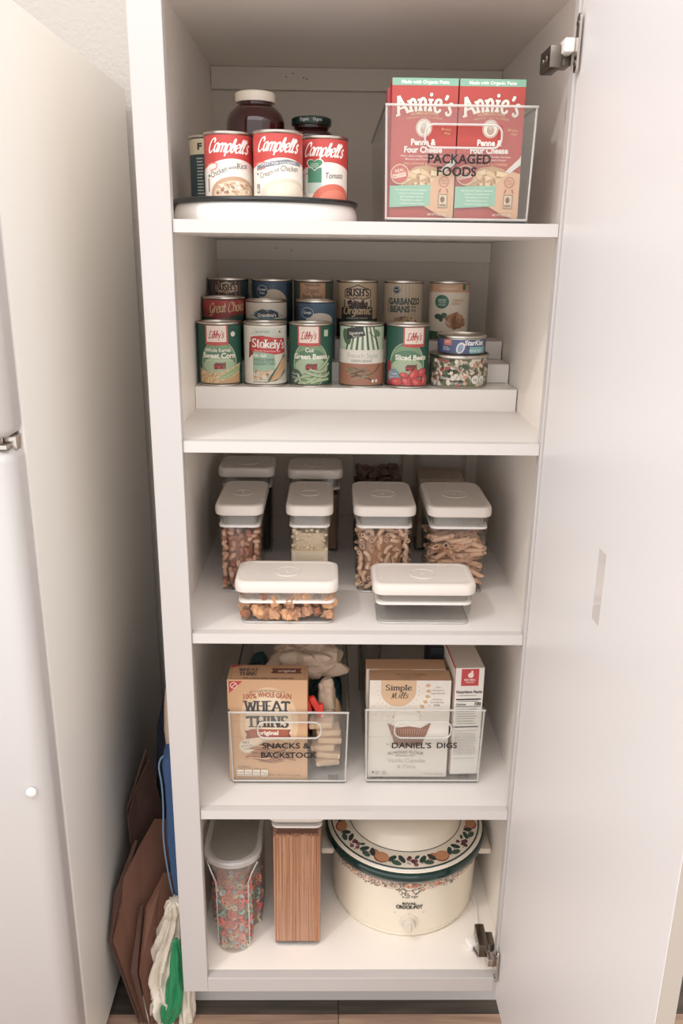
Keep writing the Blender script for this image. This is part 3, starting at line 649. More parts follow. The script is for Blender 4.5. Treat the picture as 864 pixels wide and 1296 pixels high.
def greatchoice(r, h):
    a = sheet(r, h, (24, 62, 48)); a.rect(-60, h*.80, 60, h-5, (186, 40, 40)); a.poly([(-60, h*.8), (60, h*.8), (60, h*.70), (20, h*.74), (-10, h*.66), (-60, h*.7)], (150, 34, 36))
    a.letter('Great Choice', 0, h*.775, 15, (226, 184, 128), thick=.17, thin=.08, script=True, nib=.5, gap=-.01, w=72, shear=.2, rot=.06, sy=1.05, outline=(30, 20, 16), ow=.03); a.text('Chili Beans', -3, h*.645, 4.6, (70, 150, 96), w=30, shear=.2); a.ell(-26, h*.6, 6, 5, (196, 120, 80)); a.ell(22, h*.6, 7, 4, (186, 110, 70)); return a
def mountain(r, h):
    a = sheet(r, h, (216, 204, 184)); a.ell(0, h*.77, 24, 8.5, (70, 120, 140)); a.poly([(-22, h*.74), (-14, h*.83), (-6, h*.86), (2, h*.81), (8, h*.85), (20, h*.80), (24, h*.72)], (26, 40, 52)); a.text('Grandma\'s', 1, h*.735, 5.6, (236, 232, 220), w=34, bold=.03)
    a.line([(-34, h*.72), (-26, h*.76), (-24, h*.72)], 1, (120, 110, 96)); a.line([(34, h*.72), (28, h*.76), (25, h*.72)], 1, (120, 110, 96)); a.rect(-60, 5, 60, h*.7, (90, 110, 96)); return a
def sauce(r, h):
    a = sheet(r, h, (16, 44, 48)); a.rect(-106, h*.76, 106, h-5, (206, 190, 150)); a.text('F', -20, h*.82, 8, (24, 24, 24), bold=.05, w=8); a.micro(-26, -14, h*.70, 16, 1.6, (196, 196, 180), 4.2); return a
ZS = Z2+.038; cans = [
 ('libbys_no', 0, 0)]
H = .107
gv = Z2+.0378
can('soup_can', (.0686, .0735, 1.4142), "red and white soup can reading Chicken with Rice on the turntable", .033, .102, campbell('rice'))
can('soup_can', (.1372, .0530, 1.4142), "red and white soup can reading Cream of Chicken on the turntable", .033, .102, campbell('cream'))
can('soup_can', (.1985, .1030, 1.4142), "soup can with green heart reading Tomato on the turntable", .033, .102, campbell('tomato'))
can('sauce_can', (.0385, .1420, 1.4142), "dark teal can with cream top band behind the Chicken with Rice can", .0335, .1055, sauce)
s1, s2, s3 = Z2+.0378, Z2+.0713, Z2+.104
can('vegetable_can', (.0178, .3015, s1), 'green can reading Whole Kernel Sweet Corn, far left of the front row', .0372, H, libby('Whole Kernel', 'Sweet Corn', 'corn'), rz=-.05)
can('vegetable_can', (.0972, .3015, s1), 'cream can with red banner and an ear of corn, second in the front row', .0372, H, stokely, rz=.1)
can('vegetable_can', (.1756, .3015, s1), 'green can reading Cut Green Beans in the front row', .0372, H, libby('Cut', 'Green Beans', 'green'))
can('vegetable_can', (.2642, .3010, s1), 'can with brown lower half and pale band reading French Style Green Beans', .0380, H, french)
can('vegetable_can', (.3437, .3015, s1), 'green can with red beets reading Sliced Beets', .0372, H, libby('', 'Sliced Beets', 'beet'), rz=0)
can('bean_can', (.0176, .3760, s2), 'red and green can with gold script just behind the sweet corn can', .0372, H+.004, greatchoice, rz=.22)
can('bean_can', (.0936, .3760, s2), 'cream can with dark mountain emblem below the Pinto Beans can', .0368, H, mountain)
can('bean_can', (.1830, .3760, s2), 'blue can with round emblem behind the Cut Green Beans can', .0352, H, kidney)
can('bean_can', (.0175, .4530, s3), "red-striped dark can at the far left of the top step", .0372, H+.001, bushs((24, 60, 62), 'baked'))
can('bean_can', (.0995, .4530, s3), 'blue can with cream oval reading Pinto Beans', .0374, H, pinto)
can('bean_can', (.1772, .4530, s3), 'green can with orange-brown square label reading Organic Pinto Beans', .0368, H, organicpinto)
can('bean_can', (.2598, .4530, s3), "tan can with a dark banner reading Organic, behind the French Style can", .0376, H, bushs((206, 176, 136), 'org'))
can('bean_can', (.3467, .4530, s3), 'wood-patterned can reading Garbanzo Beans in dark green', .0368, H, garbanzo)
can('bean_can', (.4338, .4530, s3), 'cream can with green disc and orange top band, right end of top step', .0374, H, simpletruth)
# shallow cans on the right
def saladtin(r, h):
    random.seed(11); a = sheet(r, h, (96, 96, 66), y0=3.5, y1=h-3)
    a.blobs(-62, 62, 6, h-5, 210, 4.6, [(236, 220, 194), (214, 196, 168), (62, 82, 50), (232, 216, 196), (176, 70, 60), (226, 208, 180), (96, 112, 70), (44, 54, 40), (206, 150, 120)], rr=.75)
    a.ell(24, 15, 8.4, 8.4, (236, 230, 220)); a.ring(24, 15, 8.4, 8.4, .7, (70, 70, 60)); a.text('12g', 24, 13, 4, (80, 76, 66), w=8, bold=.02); a.ell(38, 15, 7.4, 7.4, (236, 230, 220)); a.ring(38, 15, 7.4, 7.4, .7, (60, 110, 70)); a.line([(35, 16), (38, 11), (41, 16)], 1, (50, 110, 70))
    a.text('Chicken Salad', -22, 15, 4.6, (246, 242, 232), w=34, bold=.02); a.text('NET WT 2.6 OZ', -8, 7, 3.4, (246, 242, 232), w=26, bold=.01)
    return a
t = thing('salad_tin', (.4368, .3160, s1), 'wide low tin printed with chicken salad pieces under the tuna can', 'can')
MB().lathe([(.046, .001), (.0485, 0), (.050, .002), (.0512, .0035), (.0512, .050), (.0528, .052), (.0528, .0555), (.051, .0565), (.0502, .052), (.030, .052)], 48).build('can_body', M['steel'], t)
art_mesh('paper_label', saladtin(51.4, 54), on_can(.0514), M['prt'], t, csplit(.0514), (-.17, .17, .0035, .0500))
def tuna(r, h):
    a = sheet(r, h, (64, 78, 128), y0=2.5, y1=h-3); a.rect(-40, h*.55, -24, h-3.5, (222, 110, 90)); a.text('NEW', -32, h*.68, 4, (240, 230, 220), w=11)
    a.rect(8, 3, 42, h*.48, (120, 186, 186)); a.ell(-8, h*.42, 7, 10, (226, 226, 224), 20, -.4); a.ell(-8, h*.40, 4.5, 7, (140, 160, 190), 16, -.4)
    a.text('StarKist', 17, h*.58, 8, (246, 244, 240), w=38, shear=.2, bold=.04); a.text('chunk light', 20, h*.2, 4.6, (240, 246, 244), w=26); a.micro(-42, -26, h*.42, 3, 1, (230, 228, 226), 2.4); return a
t = thing('tuna_can', (.4396, .3120, s1+.0566), 'small blue tuna can standing on the chicken salad tin', 'can')
MB().lathe([(.039, .001), (.0405, 0), (.0415, .002), (.0415, .027), (.0428, .0285), (.0428, .0315), (.0413, .0325), (.0405, .0290), (.020, .0288)], 48).build('can_body', M['steel'], t)
art_mesh('paper_label', tuna(41.7, 29), on_can(.0417), M['prt'], t, csplit(.0417), (-.14, .14, .0025, .0265))

# ------------------------------------------------------------------ tiered can riser
t = thing('shelf_riser', (.255, .38, Z2), 'white three-step can riser on the second shelf', 'riser')
RX0, RX1 = -.0212-.255, .5318-.255
for i, (y0, z1_) in enumerate(((.262, .0378), (.3385, .0713), (.415, .104))):
    for j, (a, b, o_) in enumerate(((RX0, .058, 0), (.058, RX1, .0006))):
        m_ = MB(); yy = y0-.38+o_; zz = z1_-o_
        m_.box(a, b, yy, yy+.0035, (0, .0378, .0713)[i]-.0, zz-.003); m_.box(a, b, yy, (.3385, .415, .4915)[i]-.3801, zz-.003, zz)
        m_.build('step', M['wplast'], t, smooth=False)
for x in (RX0, RX1-.004):
    m_ = MB()
    for y0, y1, zz in ((.266, .3385, .034), (.3385, .415, .068), (.415, .4915, .1)): m_.box(x, x+.003, y0-.38, y1-.38, 0, zz)
    m_.build('side_wall', M['wplast'], t, smooth=False)

# ------------------------------------------------------------------ turntable and jars
t = thing('turntable', (.1135, .1415, Z1), 'round white turntable with black tray rim on the top shelf', 'turntable')
MB().lathe([(.1320, 0), (.1335, .004), (.1335, .010), (.1320, .0165), (.1300, .0205), (.1290, .0232)], 64).build('base', M['wplast'], t)
MB().lathe([(.1285, .0228), (.1325, .0235), (.1348, .0262), (.134, .0292), (.131, .0305), (.1285, .0290), (.1278, .0098), (.05, .0098)], 64, cap=False).build('tray', M['black'], t)
def jar(name, loc, label, rb, hb, rn, rc, hc, gm, cm, shoulder):
    t = thing(name, loc, label, 'jar')
    MB().lathe([(rb*.9, 0), (rb, .004), (rb, hb-shoulder), (rb*.985, hb-shoulder*.8), (rb*.9, hb-shoulder*.45), (rb*.72, hb-shoulder*.15), (rn, hb), (rn, hb+.012)], 40).build('jar_body', gm, t)
    MB().lathe([(rc, hb+.004), (rc+.0008, hb+.006), (rc+.0008, hb+hc-.002), (rc-.002, hb+hc), (rc*.5, hb+hc-.0003)], 40).build('lid', cm, t)
    return t
jar('jar', (.0955, .2000, 1.4142), 'dark maroon round-shouldered jar with beige lid behind the soup cans', .0435, .1560, .0250, .0290, .0180, M['amber'], M['creamp'], .026)
j2 = jar('jar', (.1785, .2080, 1.4142), 'dark jar with black-green lid behind the Tomato soup can', .0330, .1270, .0265, .0292, .0150, M['darkglass'], mat('black_green_lid', (16, 38, 30), .3), .012)
a = Art(); a.text('Organic', -10, 0, 4.5, (200, 206, 190), w=14); a.text('Organic', 10, 0, 4.5, (200, 206, 190), w=14)
art_mesh('lid_lettering', a, lambda u, v, l: Vector(((.0301+l)*math.sin(u/.03), -(.0301+l)*math.cos(u/.03), v+.135)), M['prt'], j2)
jar('jar', (.2145, .2000, 1.4142), 'narrow black jar just showing right of the Tomato soup can', .0195, .094, .015, .0175, .012, M['black'], M['black'], .01)

# ------------------------------------------------------------------ cartons
def carton(name, loc, label, w_, d_, h_, base, front=None, top=None, side=None, rz=0, tilt=0, edge=None, cat='box'):
    t = thing(name, loc, label, cat, rz); t.rotation_euler = (tilt, 0, rz)
    MB().box(-w_/2, w_/2, 0, d_, 0, h_, .0006).build('carton', mat(name+'_board', base, .5), t, smooth=False)
    if front: art_mesh('front_print', front, on_front(0), M['prt'], t, None, (-w_/2, w_/2, 0, h_))
    if top: art_mesh('top_print', top, on_top(h_), M['prt'], t, None, (-w_/2, w_/2, 0, d_))
    if side: art_mesh('side_print', side, lambda u, v, l: Vector((-w_/2-l, d_-u, v)), M['prt'], t)
    return t
def annie():
    random.seed(5); a = Art(); w_, h_ = 89, 177; x = w_/2
    a.rect(-x, 0, x, h_, (196, 50, 40)); a.rect(-x, h_-9, x, h_, (126, 184, 152)); a.text('Made with Organic Pasta', 0, h_-6.6, 4, (244, 244, 232), w=64, bold=.03)
    a.letter("Annie's", 0, h_-40, 23, (246, 232, 214), thick=.2, thin=.11, serif=.07, gap=.1, w=72, arc=95, outline=(110, 34, 26), ow=.025)
    a.text('HOMEGROWN', 0, h_-44.5, 4, (226, 170, 110), w=36, arc=80, bold=.02); a.text('ORGANIC MAC & CHEESE', 0, h_-48.5, 2.4, (226, 180, 120), w=48, arc=120)
    a.ell(0, h_-61, 11, 11.5, (240, 226, 206)); a.ring(0, h_-61, 10.2, 10.6, .7, (150, 60, 50)); a.ell(0, h_-63, 5, 6, (190, 160, 140)); a.ell(0, h_-58, 3.5, 4.4, (206, 190, 176)); a.ell(-2, h_-54, 1.2, 4, (220, 206, 190), 12, .2); a.ell(2, h_-54, 1.2, 4, (220, 206, 190), 12, -.2)
    a.text('Penne &', 0, h_-82.5, 7.6, (250, 240, 228), w=34, bold=.035); a.text('Four Cheese', 0, h_-92, 7.6, (250, 240, 228), w=52, bold=.035)
    a.text('With a blend of Aged Cheddar, Parmesan,', 0, h_-97.5, 2.5, (246, 214, 196), w=62, bold=.01); a.text('Monterey Jack & Romano Cheeses', 0, h_-101.5, 2.5, (246, 214, 196), w=48, bold=.01)
    a.text('MACARONI & CHEESE', 0, h_-107.5, 3, (240, 190, 130), w=52); a.text("Bernie's", 30, h_-64, 3.2, (240, 190, 130), w=13, shear=.3, rot=-.1); a.text('Pick', 32, h_-69, 3, (240, 190, 130), w=8, shear=.3, rot=-.1)
    # bowl shadow, spoon, pasta
    a.poly([(42, h_-98), (44.4, h_-94), (44.4, h_-106), (24, h_-122), (14, h_-124)], (232, 222, 208))
    a.poly([(-30, h_-132), (-22, h_-118), (-10, h_-110), (6, h_-108), (22, h_-112), (30, h_-124), (26, h_-136), (8, h_-146), (-14, h_-146), (-30, h_-140)], (206, 150, 96))
    for i in range(12):
        px_, py_ = random.uniform(-24, 20), random.uniform(h_-138, h_-116); an = random.uniform(-.5, .6)
        q = [(px_-9*math.cos(an), py_-9*math.sin(an)), (px_+9*math.cos(an), py_+9*math.sin(an))]
        a.line(q, 7.5, (198, 142, 88), False); a.line(q, 6, ((240, 206, 152), (232, 190, 132))[i % 2], False); a.ell(q[0][0], q[0][1], 1.8, 3, (176, 118, 70), 10)
    a.line([(-31, h_-136), (-14, h_-148), (10, h_-147), (30, h_-132)], 1.2, (226, 216, 204))
    a.ring(-31, h_-120, 13, 13, 1.4, (236, 190, 150)); a.ell(-31, h_-120, 11, 11, (206, 66, 50)); a.text('REAL', -31, h_-117, 4, (246, 214, 180), w=13, rot=.2, bold=.02); a.text('CHEESE', -31, h_-124, 5, (250, 232, 206), w=19, rot=.2, bold=.04)
    a.poly([(44.4, h_-118), (44.4, 2), (40, 0), (22, 6), (-4, 20), (6, 36), (18, 54), (34, 62)], (226, 168, 122))
    a.poly([(-x, 14), (-x, 42), (12, 44), (12, 17)], (132, 192, 160)); 
    for i in range(5): a.text(['No Artificial Flavors, Synthetic', 'Colors or Preservatives', '9g Protein per Serving', 'Made with Goodness!', 'Certified Organic Pasta'][i], -14, 36-i*4.4, 2.4, (240, 246, 236), w=[44, 34, 32, 30, 34][i])
    a.ring(30, 48, 7, 7, 1, (196, 66, 50)); a.text('REAL', 30, 48.5, 2.6, (196, 66, 50), w=8); a.text('CHEESE', 30, 45, 2.2, (196, 66, 50), w=9); a.line([(26, 39), (24, 34)], 2, (196, 66, 50)); a.line([(34, 39), (36, 34)], 2, (196, 66, 50))
    a.rect(23, 14, 36, 32, (120, 90, 66)); a.rect(24, 15, 35, 31, (226, 196, 156)); a.ell(29, 25, 3, 4, (110, 70, 50)); a.rect(25, 16, 34, 19, (150, 110, 80))
    a.text('SERVING SUGGESTION', 30, 10, 1.8, (250, 226, 200), w=16); a.text('NET WT 6 OZ (170g)', 22, 4, 3, (250, 226, 200), w=26, bold=.01); a.text('Organic', -38, 55, 2.6, (246, 214, 196), w=9); a.text('Pasta', -38, 51.5, 2.6, (246, 214, 196), w=9)
    return a
PB = .075
tp = Art().rect(-44, 0, 44, 38, (196, 62, 48))
for i, (xc, lb) in enumerate(((.3345, 'left of the two red macaroni boxes in the Packaged Foods bin'), (.4252, 'right of the two red macaroni boxes in the Packaged Foods bin'))):
    carton('macaroni_box', (xc, PB, Z1+.0075), lb, .089, .038, .177, (196, 56, 44), annie(), tp)
carton('macaroni_box', (.331, PB+.040, Z1+.0075), 'pinkish box edge behind the left macaroni box', .089, .038, .172, (186, 84, 92))
def wheat():
    random.seed(9); a = Art(); x = 67.5; h_ = 196
    a.rect(-x, 0, x, h_, (214, 158, 108)); a.ell(2, 112, 50, 70, (226, 184, 138), 40); a.ell(2, 112, 40, 54, (236, 206, 168), 40)
    a.poly([(-x+3, h_-3), (-x+26, h_-3), (-x+3, h_-26)], (200, 40, 40)); a.ring(-x+11, h_-11, 6, 6, 1.2, (240, 214, 196)); a.line([(-x+7, h_-15), (-x+15, h_-7)], 1.4, (240, 214, 196))
    a.text('100 CALORIES PER SERVING SNACK', 0, 174, 2.8, (90, 60, 44), w=60, arc=130)
    a.text('100%', -29, 160, 9.5, (166, 70, 40), w=22, rot=.1, bold=.02); a.text('WHOLE', -2, 163, 9.5, (166, 70, 40), w=28, bold=.02); a.text('GRAIN', 27, 161, 9.5, (166, 70, 40), w=26, rot=-.08, bold=.02)
    a.letter('WHEAT', 0, 136, 20, (58, 56, 60), thick=.2, thin=.09, gap=.03, w=76); a.letter('THINS', 0, 105, 22, (58, 56, 60), thick=.2, thin=.09, gap=.03, w=72)
    a.poly([(-40, 98), (-36, 91), (-38, 82), (-10, 86), (-10, 100)], (140, 60, 40)); a.poly([(40, 101), (36, 95), (40, 85), (10, 87), (10, 101)], (140, 60, 40)); a.rect(-32, 86, 34, 101, (172, 78, 50)); a.text('original', 0, 90.5, 8, (246, 232, 214), w=36, bold=.03)
    pts = [(-36+13*(1+.09*(k % 2))*math.cos(2*PI*k/24), 68+13*(1+.09*(k % 2))*math.sin(2*PI*k/24)) for k in range(24)]
    a.poly(pts, (228, 210, 182)); a.text('NO', -38, 73, 5, (70, 54, 44), w=11, rot=.12, bold=.01); a.text('ARTIFICIAL', -36, 66.5, 4, (70, 54, 44), w=21, rot=.12); a.text('FLAVORS', -35, 61, 3.4, (70, 54, 44), w=14, rot=.12)
    for i in range(15):
        px_, py_ = random.uniform(-12, 26), 40+i*2.6; q = [(px_-22, py_-1), (px_+2, py_-4), (px_+22, py_), (px_-1, py_+4.5)]
        a.poly([(p[0], p[1]-1.6) for p in q], (120, 66, 40)); a.poly(q, ((206, 140, 92), (186, 116, 74), (222, 164, 114))[i % 3])
    for q in ([(-40, 44), (-18, 52), (-16, 56), (-38, 49)], [(30, 44), (46, 40), (48, 43), (33, 48)]): a.poly(q, (176, 104, 66))
    a.text('PER SERVING', -42, 26, 2.4, (110, 70, 48), w=20, bold=.01)
    for i in range(4): a.rect(-55+i*14, 9, -43+i*14, 22, (236, 222, 200)); a.text(['140', '0.5g', '200mg', '5g'][i], -49+i*14, 15, 3, (100, 70, 50), w=9); a.rect(-54+i*14, 10.5, -44+i*14, 12, (150, 120, 96))
    a.text('SNACKS   NET WT 9.1 OZ (258g)', 26, 10, 3.2, (130, 84, 54), w=58); return a
a = Art(); a.rect(-67.5, 0, 67.5, 51, (206, 146, 98)); a.rect(-60, 5, 60, 44, (216, 158, 110)); a.letter('WHEAT', -34, 29, 11, (50, 46, 48), w=32, gap=.03); a.letter('THINS', -34, 14, 12, (50, 46, 48), w=30, gap=.03)
a.poly([(4, 22), (8, 31), (4, 40), (58, 40), (54, 31), (58, 22)], (120, 50, 34)); a.text('original', 31, 27, 8, (240, 214, 190), w=30, bold=.03); a.text('100% WHOLE GRAIN WHEAT CRACKERS', 2, 3, 4, (80, 50, 36), w=86, bold=.02); a.poly([(-66, 50), (-44, 50), (-66, 40)], (196, 50, 44))
Y4 = .084
carton('cracker_box', (.1080, Y4, Z4+.0040), 'tan whole grain cracker box standing in the Snacks and Backstock bin', .135, .051, .196, (208, 150, 102), wheat(), a, rz=-.01)
def simple():
    a = Art(); x = 69; h_ = 190; a.rect(-x, 0, x, h_, (228, 218, 204)); a.l = 1
    cx, cy = -20, h_-20
    for ring_, (R_, s_) in enumerate(((35, 2.6), (42, 4.2), (51, 5.4), (60, 4.6))):
        n = 26+ring_*2
        for k in range(n):
            an = 2*PI*(k+.5*(ring_ % 2))/n; px_, py_ = cx+R_*math.cos(an), cy+R_*math.sin(an)
            if py_ > h_-4 or px_ < -x+3 or (ring_ > 1 and px_ > x-30 ): continue
            c = [(226, 200, 168), (234, 214, 184), (210, 162, 112), (232, 206, 180)][ring_]
            if px_ < cx-10 and ring_ == 2: c = (226, 208, 188)
            r_ = Vector((math.cos(an), math.sin(an))); t_ = Vector((-r_.y, r_.x)); p = Vector((px_, py_))
            a.poly([tuple(p+r_*s_), tuple(p+t_*s_*.75), tuple(p-r_*s_), tuple(p-t_*s_*.75)], c, L=2)
    a.l = 2; pts = [(cx+30*math.cos(t_), cy+30*math.sin(t_)) for t_ in [PI+.0+PI*k/30 for k in range(31)]]
    a.poly([(cx+30, h_)]+[(cx-30, h_)]+pts, (218, 172, 126)); a.letter('Simple', cx, h_-19, 10.5, (40, 32, 30), thick=.17, thin=.08, gap=.05, w=44); a.letter('Mills', cx+2, h_-34, 11, (40, 32, 30), script=True, thick=.11, thin=.06, nib=.6, gap=.0, w=30, shear=.2)
    for i, s_ in enumerate(('Only', 'wholesome', 'ingredients', '', 'Nothing', 'artificial,', 'EVER.')):
        if s_: a.text(s_, 47, h_-14-i*5.8, 3.4, (140, 120, 104) if i < 6 else (60, 50, 44), w=2.2*len(s_))
    # cupcake
    a.ell(-4, 112, 26, 13, (236, 226, 210)); a.ell(-4, 122, 22, 10, (242, 234, 220)); a.ell(-2, 129, 15, 8, (238, 228, 212)); a.ring(-4, 116, 24, 12, .7, (210, 192, 168))
    a.poly([(-37, 108), (-20, 99), (0, 102), (20, 98), (38, 110), (30, 84), (-30, 84)], (148, 96, 76)); a.poly([(-32, 96), (32, 96), (24, 66), (0, 61), (-24, 66)], (166, 116, 94)); 
    for i in range(15): a.line([(-29+i*4.2, 95), (-21.5+i*3.1, 66)], 1.3, (110, 70, 56), False, L=a.l+1)
    a.l += 1; a.ell(-36, 66, 1.6, 1, (160, 130, 110)); a.ell(-30, 63, 1.2, .8, (160, 130, 110))
    a.text('ALMOND FLOUR', -4, 48, 5.4, (90, 80, 74), w=62, arc=150); a.text('BAKING MIX', -4, 42, 3.4, (110, 100, 92), w=34); a.text('Vanilla Cupcake', -2, 30, 7.6, (196, 182, 166), w=66); a.text('& Cake', -2, 18, 7.6, (196, 182, 166), w=32)
    a.ell(-60, 10, 2, 2, (110, 100, 92)); a.micro(-56, -48, 11, 3, .9, (110, 100, 92), 2.6); a.micro(-44, -36, 11, 3, .9, (120, 110, 100), 2.6); a.text('NET WT 11.5 OZ (327g)', 46, 6, 2.4, (130, 120, 110), w=34); return a
a = Art(); a.rect(-69, 0, 69, 36, (206, 150, 104)); a.text('Do Your Daylight', 2, 18, 5.5, (56, 40, 32), w=50, shear=.2); a.text('ALMOND FLOUR', 0, 11, 2.8, (110, 70, 50), w=34); a.text('BAKING MIX', 0, 6.5, 2.4, (110, 70, 50), w=20)
carton('baking_mix_box', (.3500, Y4+.0045, Z4+.0075), "white and tan baking mix box with a cupcake picture, in front of its twin", .138, .036, .190, (214, 190, 160), simple(), a, rz=.0)
carton('baking_mix_box', (.3460, Y4+.043, Z4+.0075), 'second baking mix box, only its tan edge showing behind the first', .138, .036, .1905, (210, 164, 120), simple(), Art().rect(-69, 0, 69, 36, (206, 150, 104)))
def nutri():
    a = Art(); x = 25; h_ = 208; a.rect(-x, 0, x, h_, (232, 224, 212)); a.rect(-x, 0, -x+1, h_, (176, 40, 50)); a.rect(-14, h_-30, 16, h_-2, (206, 44, 44)); a.poly([(-14, h_-30), (-14, h_-34), (1, h_-29), (16, h_-34), (16, h_-30)], (206, 44, 44)); a.ell(2, h_-14, 5, 5, (246, 214, 204)); a.ell(4, h_-8, 2, 3, (246, 214, 204)); a.text('RED MILL', 1, h_-24, 3.2, (246, 226, 216), w=20, bold=.02); a.text('FARMS', 1, h_-28.5, 3, (246, 226, 216), w=14)
    a.text('Nutrition Facts', 1, h_-48, 5.4, (30, 30, 30), w=44, bold=.03); a.micro(-20, 22, h_-53, 1, 1, (100, 96, 90)); a.rect(-21, h_-61, 22, h_-58.5, (24, 24, 24)); a.micro(-20, 20, h_-64, 1, 1.2, (60, 56, 52))
    a.text('Calories', -12, h_-71, 4, (30, 30, 30), w=17, bold=.02); a.text('100', 17, h_-71, 5.6, (24, 24, 24), w=11, bold=.04); a.rect(-21, h_-74, 22, h_-73, (40, 40, 40))
    for i in range(7): a.micro(-20, 20, h_-79-i*4.6, 1, 1.1, (130, 124, 116)); 
    a.rect(-21, h_-114, 20, h_-112, (24, 24, 24)); a.ell(-23, h_-113, 1, 1, (24, 24, 24)); a.rect(-21, h_-121, 20, h_-120.5, (90, 86, 80)); a.micro(-21, 19, h_-126, 15, .9, (158, 150, 142), 3, .1); a.rect(-20, h_-176, 17, h_-175.5, (110, 106, 100)); return a
wb = carton('nutrition_box', (.4495, Y4+.006, Z4+.013), 'narrow white box with red crest and Nutrition Facts panel in the right bin', .050, .150, .208, (228, 220, 208), nutri(), Art().rect(-25, 0, 25, 150, (214, 198, 180)), None, rz=.05)
MB().box(-.0256, -.0243, 0, .15, .2065, .2085).build('red_edge', mat('red_edge_print', (190, 36, 46), .5), wb)
carton('speckled_box', (.4060, .185, Z4+.004), 'dark box with speckles just showing left of the nutrition box', .022, .09, .205, (36, 38, 44))

# ------------------------------------------------------------------ clear bins with lettering
def bin_(name, loc, label, w_, d_, h_, lines, handle, lett):
    t = thing(name, loc, label, 'storage bin'); k = .0025; fl = .003       # flare
    hw = w_/2; hx0, hx1, hz0, hz1 = handle; th = .0028
    def X(z): return hw-fl+fl*z/h_
    m_ = MB()
    # front wall with hand slot, side walls, back wall, floor
    for a, b, c, d in ((-X(0), X(0), k, hz0), (-X(h_), hx0, hz0, hz1), (hx1, X(h_), hz0, hz1), (-X(h_), X(h_), hz1, h_)): m_.box(a+.0006, b-.0006, 0, th, c, d)
    m_.box(-X(0)+th, X(0)-th, th, d_-th, k, k+.003)
    m_.build('front_and_floor', M['bin'], t, smooth=False)
    for s_ in (-1, 1):
        q = [Vector((s_*(X(z)-(th if i else 0)), y_, z)) for z, y_ in ((k, 0), (k, d_), (h_, d_), (h_, 0)) for i in (0, 1)]
        MB().add(q, [(0, 2, 4, 6), (1, 7, 5, 3), (0, 1, 3, 2), (2, 3, 5, 4), (4, 5, 7, 6), (6, 7, 1, 0)]).build('side_wall', M['bin'], t, smooth=False)
    MB().box(-X(h_), X(h_), d_-th, d_, k, h_).build('back_wall', M['bin'], t, smooth=False)
    # bright front rim, front corner edges and base edge; dark side rims
    MB().tube([(-hw-.001, -.0012, h_), (hw+.001, -.0012, h_)], .0018, 8).build('front_rim', M['edge'], t)
    for s_ in (-1, 1):
        MB().tube([(s_*(hw-fl-.001), .001, k+.003), (s_*(hw-.0008), .0005, h_)], .0016, 8).build('corner_edge', M['edge'], t)
        MB().tube([(s_*(hw+.0006), .002, h_), (s_*(hw+.0006), d_*.5, h_+.0005), (s_*(hw+.0006), d_, h_)], .0017, 8).build('side_rim', M['dedge'], t)
    MB().tube([(-hw+fl+.002, -.0004, k+.004), (hw-fl-.002, -.0004, k+.004)], .0017, 8).build('base_edge', M['edge'], t)
    MB().tube([(-hw+fl+.002, .001, k+.0008), (hw-fl-.002, .001, k+.0008)], .0013, 6).build('base_shadow_edge', M['dedge'], t)  # dark tube added as the shade line under the base
    hh = []; rr = min((hz1-hz0)/2, (hx1-hx0)/2)
    cx, cz = (hx0+hx1)/2, (hz0+hz1)/2
    for p in rrect((hx1-hx0)/2, (hz1-hz0)/2, rr*.8, 0, n=6): hh.append((cx+p.x, -.0008, cz+p.y))
    MB().tube(hh, .0016, 8, closed=True).build('handle_rim', M['edge'], t)
    for sx in (-1, 1):
        for yy in (.014, d_-.014): MB().box(sx*(hw-.025)-.009, sx*(hw-.025)+.009, yy-.009, yy+.009, 0, k, .0006).build('foot', M['edge'], t)
    a = Art()
    for s_, x, z, ch, w2 in lett: a.text(s_, x, z, ch, (16, 18, 18), w=w2, bold=.022)
    art_mesh('lettering', a, on_front(-.0012), M['ink'], t)
    return t
bin_('clear_bin', (.3835, .0655, Z1), 'clear bin lettered PACKAGED FOODS on the top shelf', .204, .40, .1500, None, (-.048, .056, .098, .127), [('PACKAGED', 0, 78.5, 11.4, 86), ('FOODS', -3, 62.5, 11.4, 54)])
bin_('clear_bin', (.1440, .0780, Z4), 'clear bin lettered SNACKS & BACKSTOCK on the fourth shelf', .203, .40, .1420, None, (-.053, .055, .092, .123), [('SNACKS &', -5, 72, 10.6, 82), ('BACKSTOCK', 0, 53.5, 10.6, 96)])
bin_('clear_bin', (.3760, .0800, Z4), "clear bin lettered DIGS, holding white boxes, right side of the fourth shelf", .203, .40, .1465, None, (-.051, .046, .092, .123), [("DANIEL'S", -21, 72, 10.6, 68), ('DIGS', 40, 72.5, 10.6, 35)])

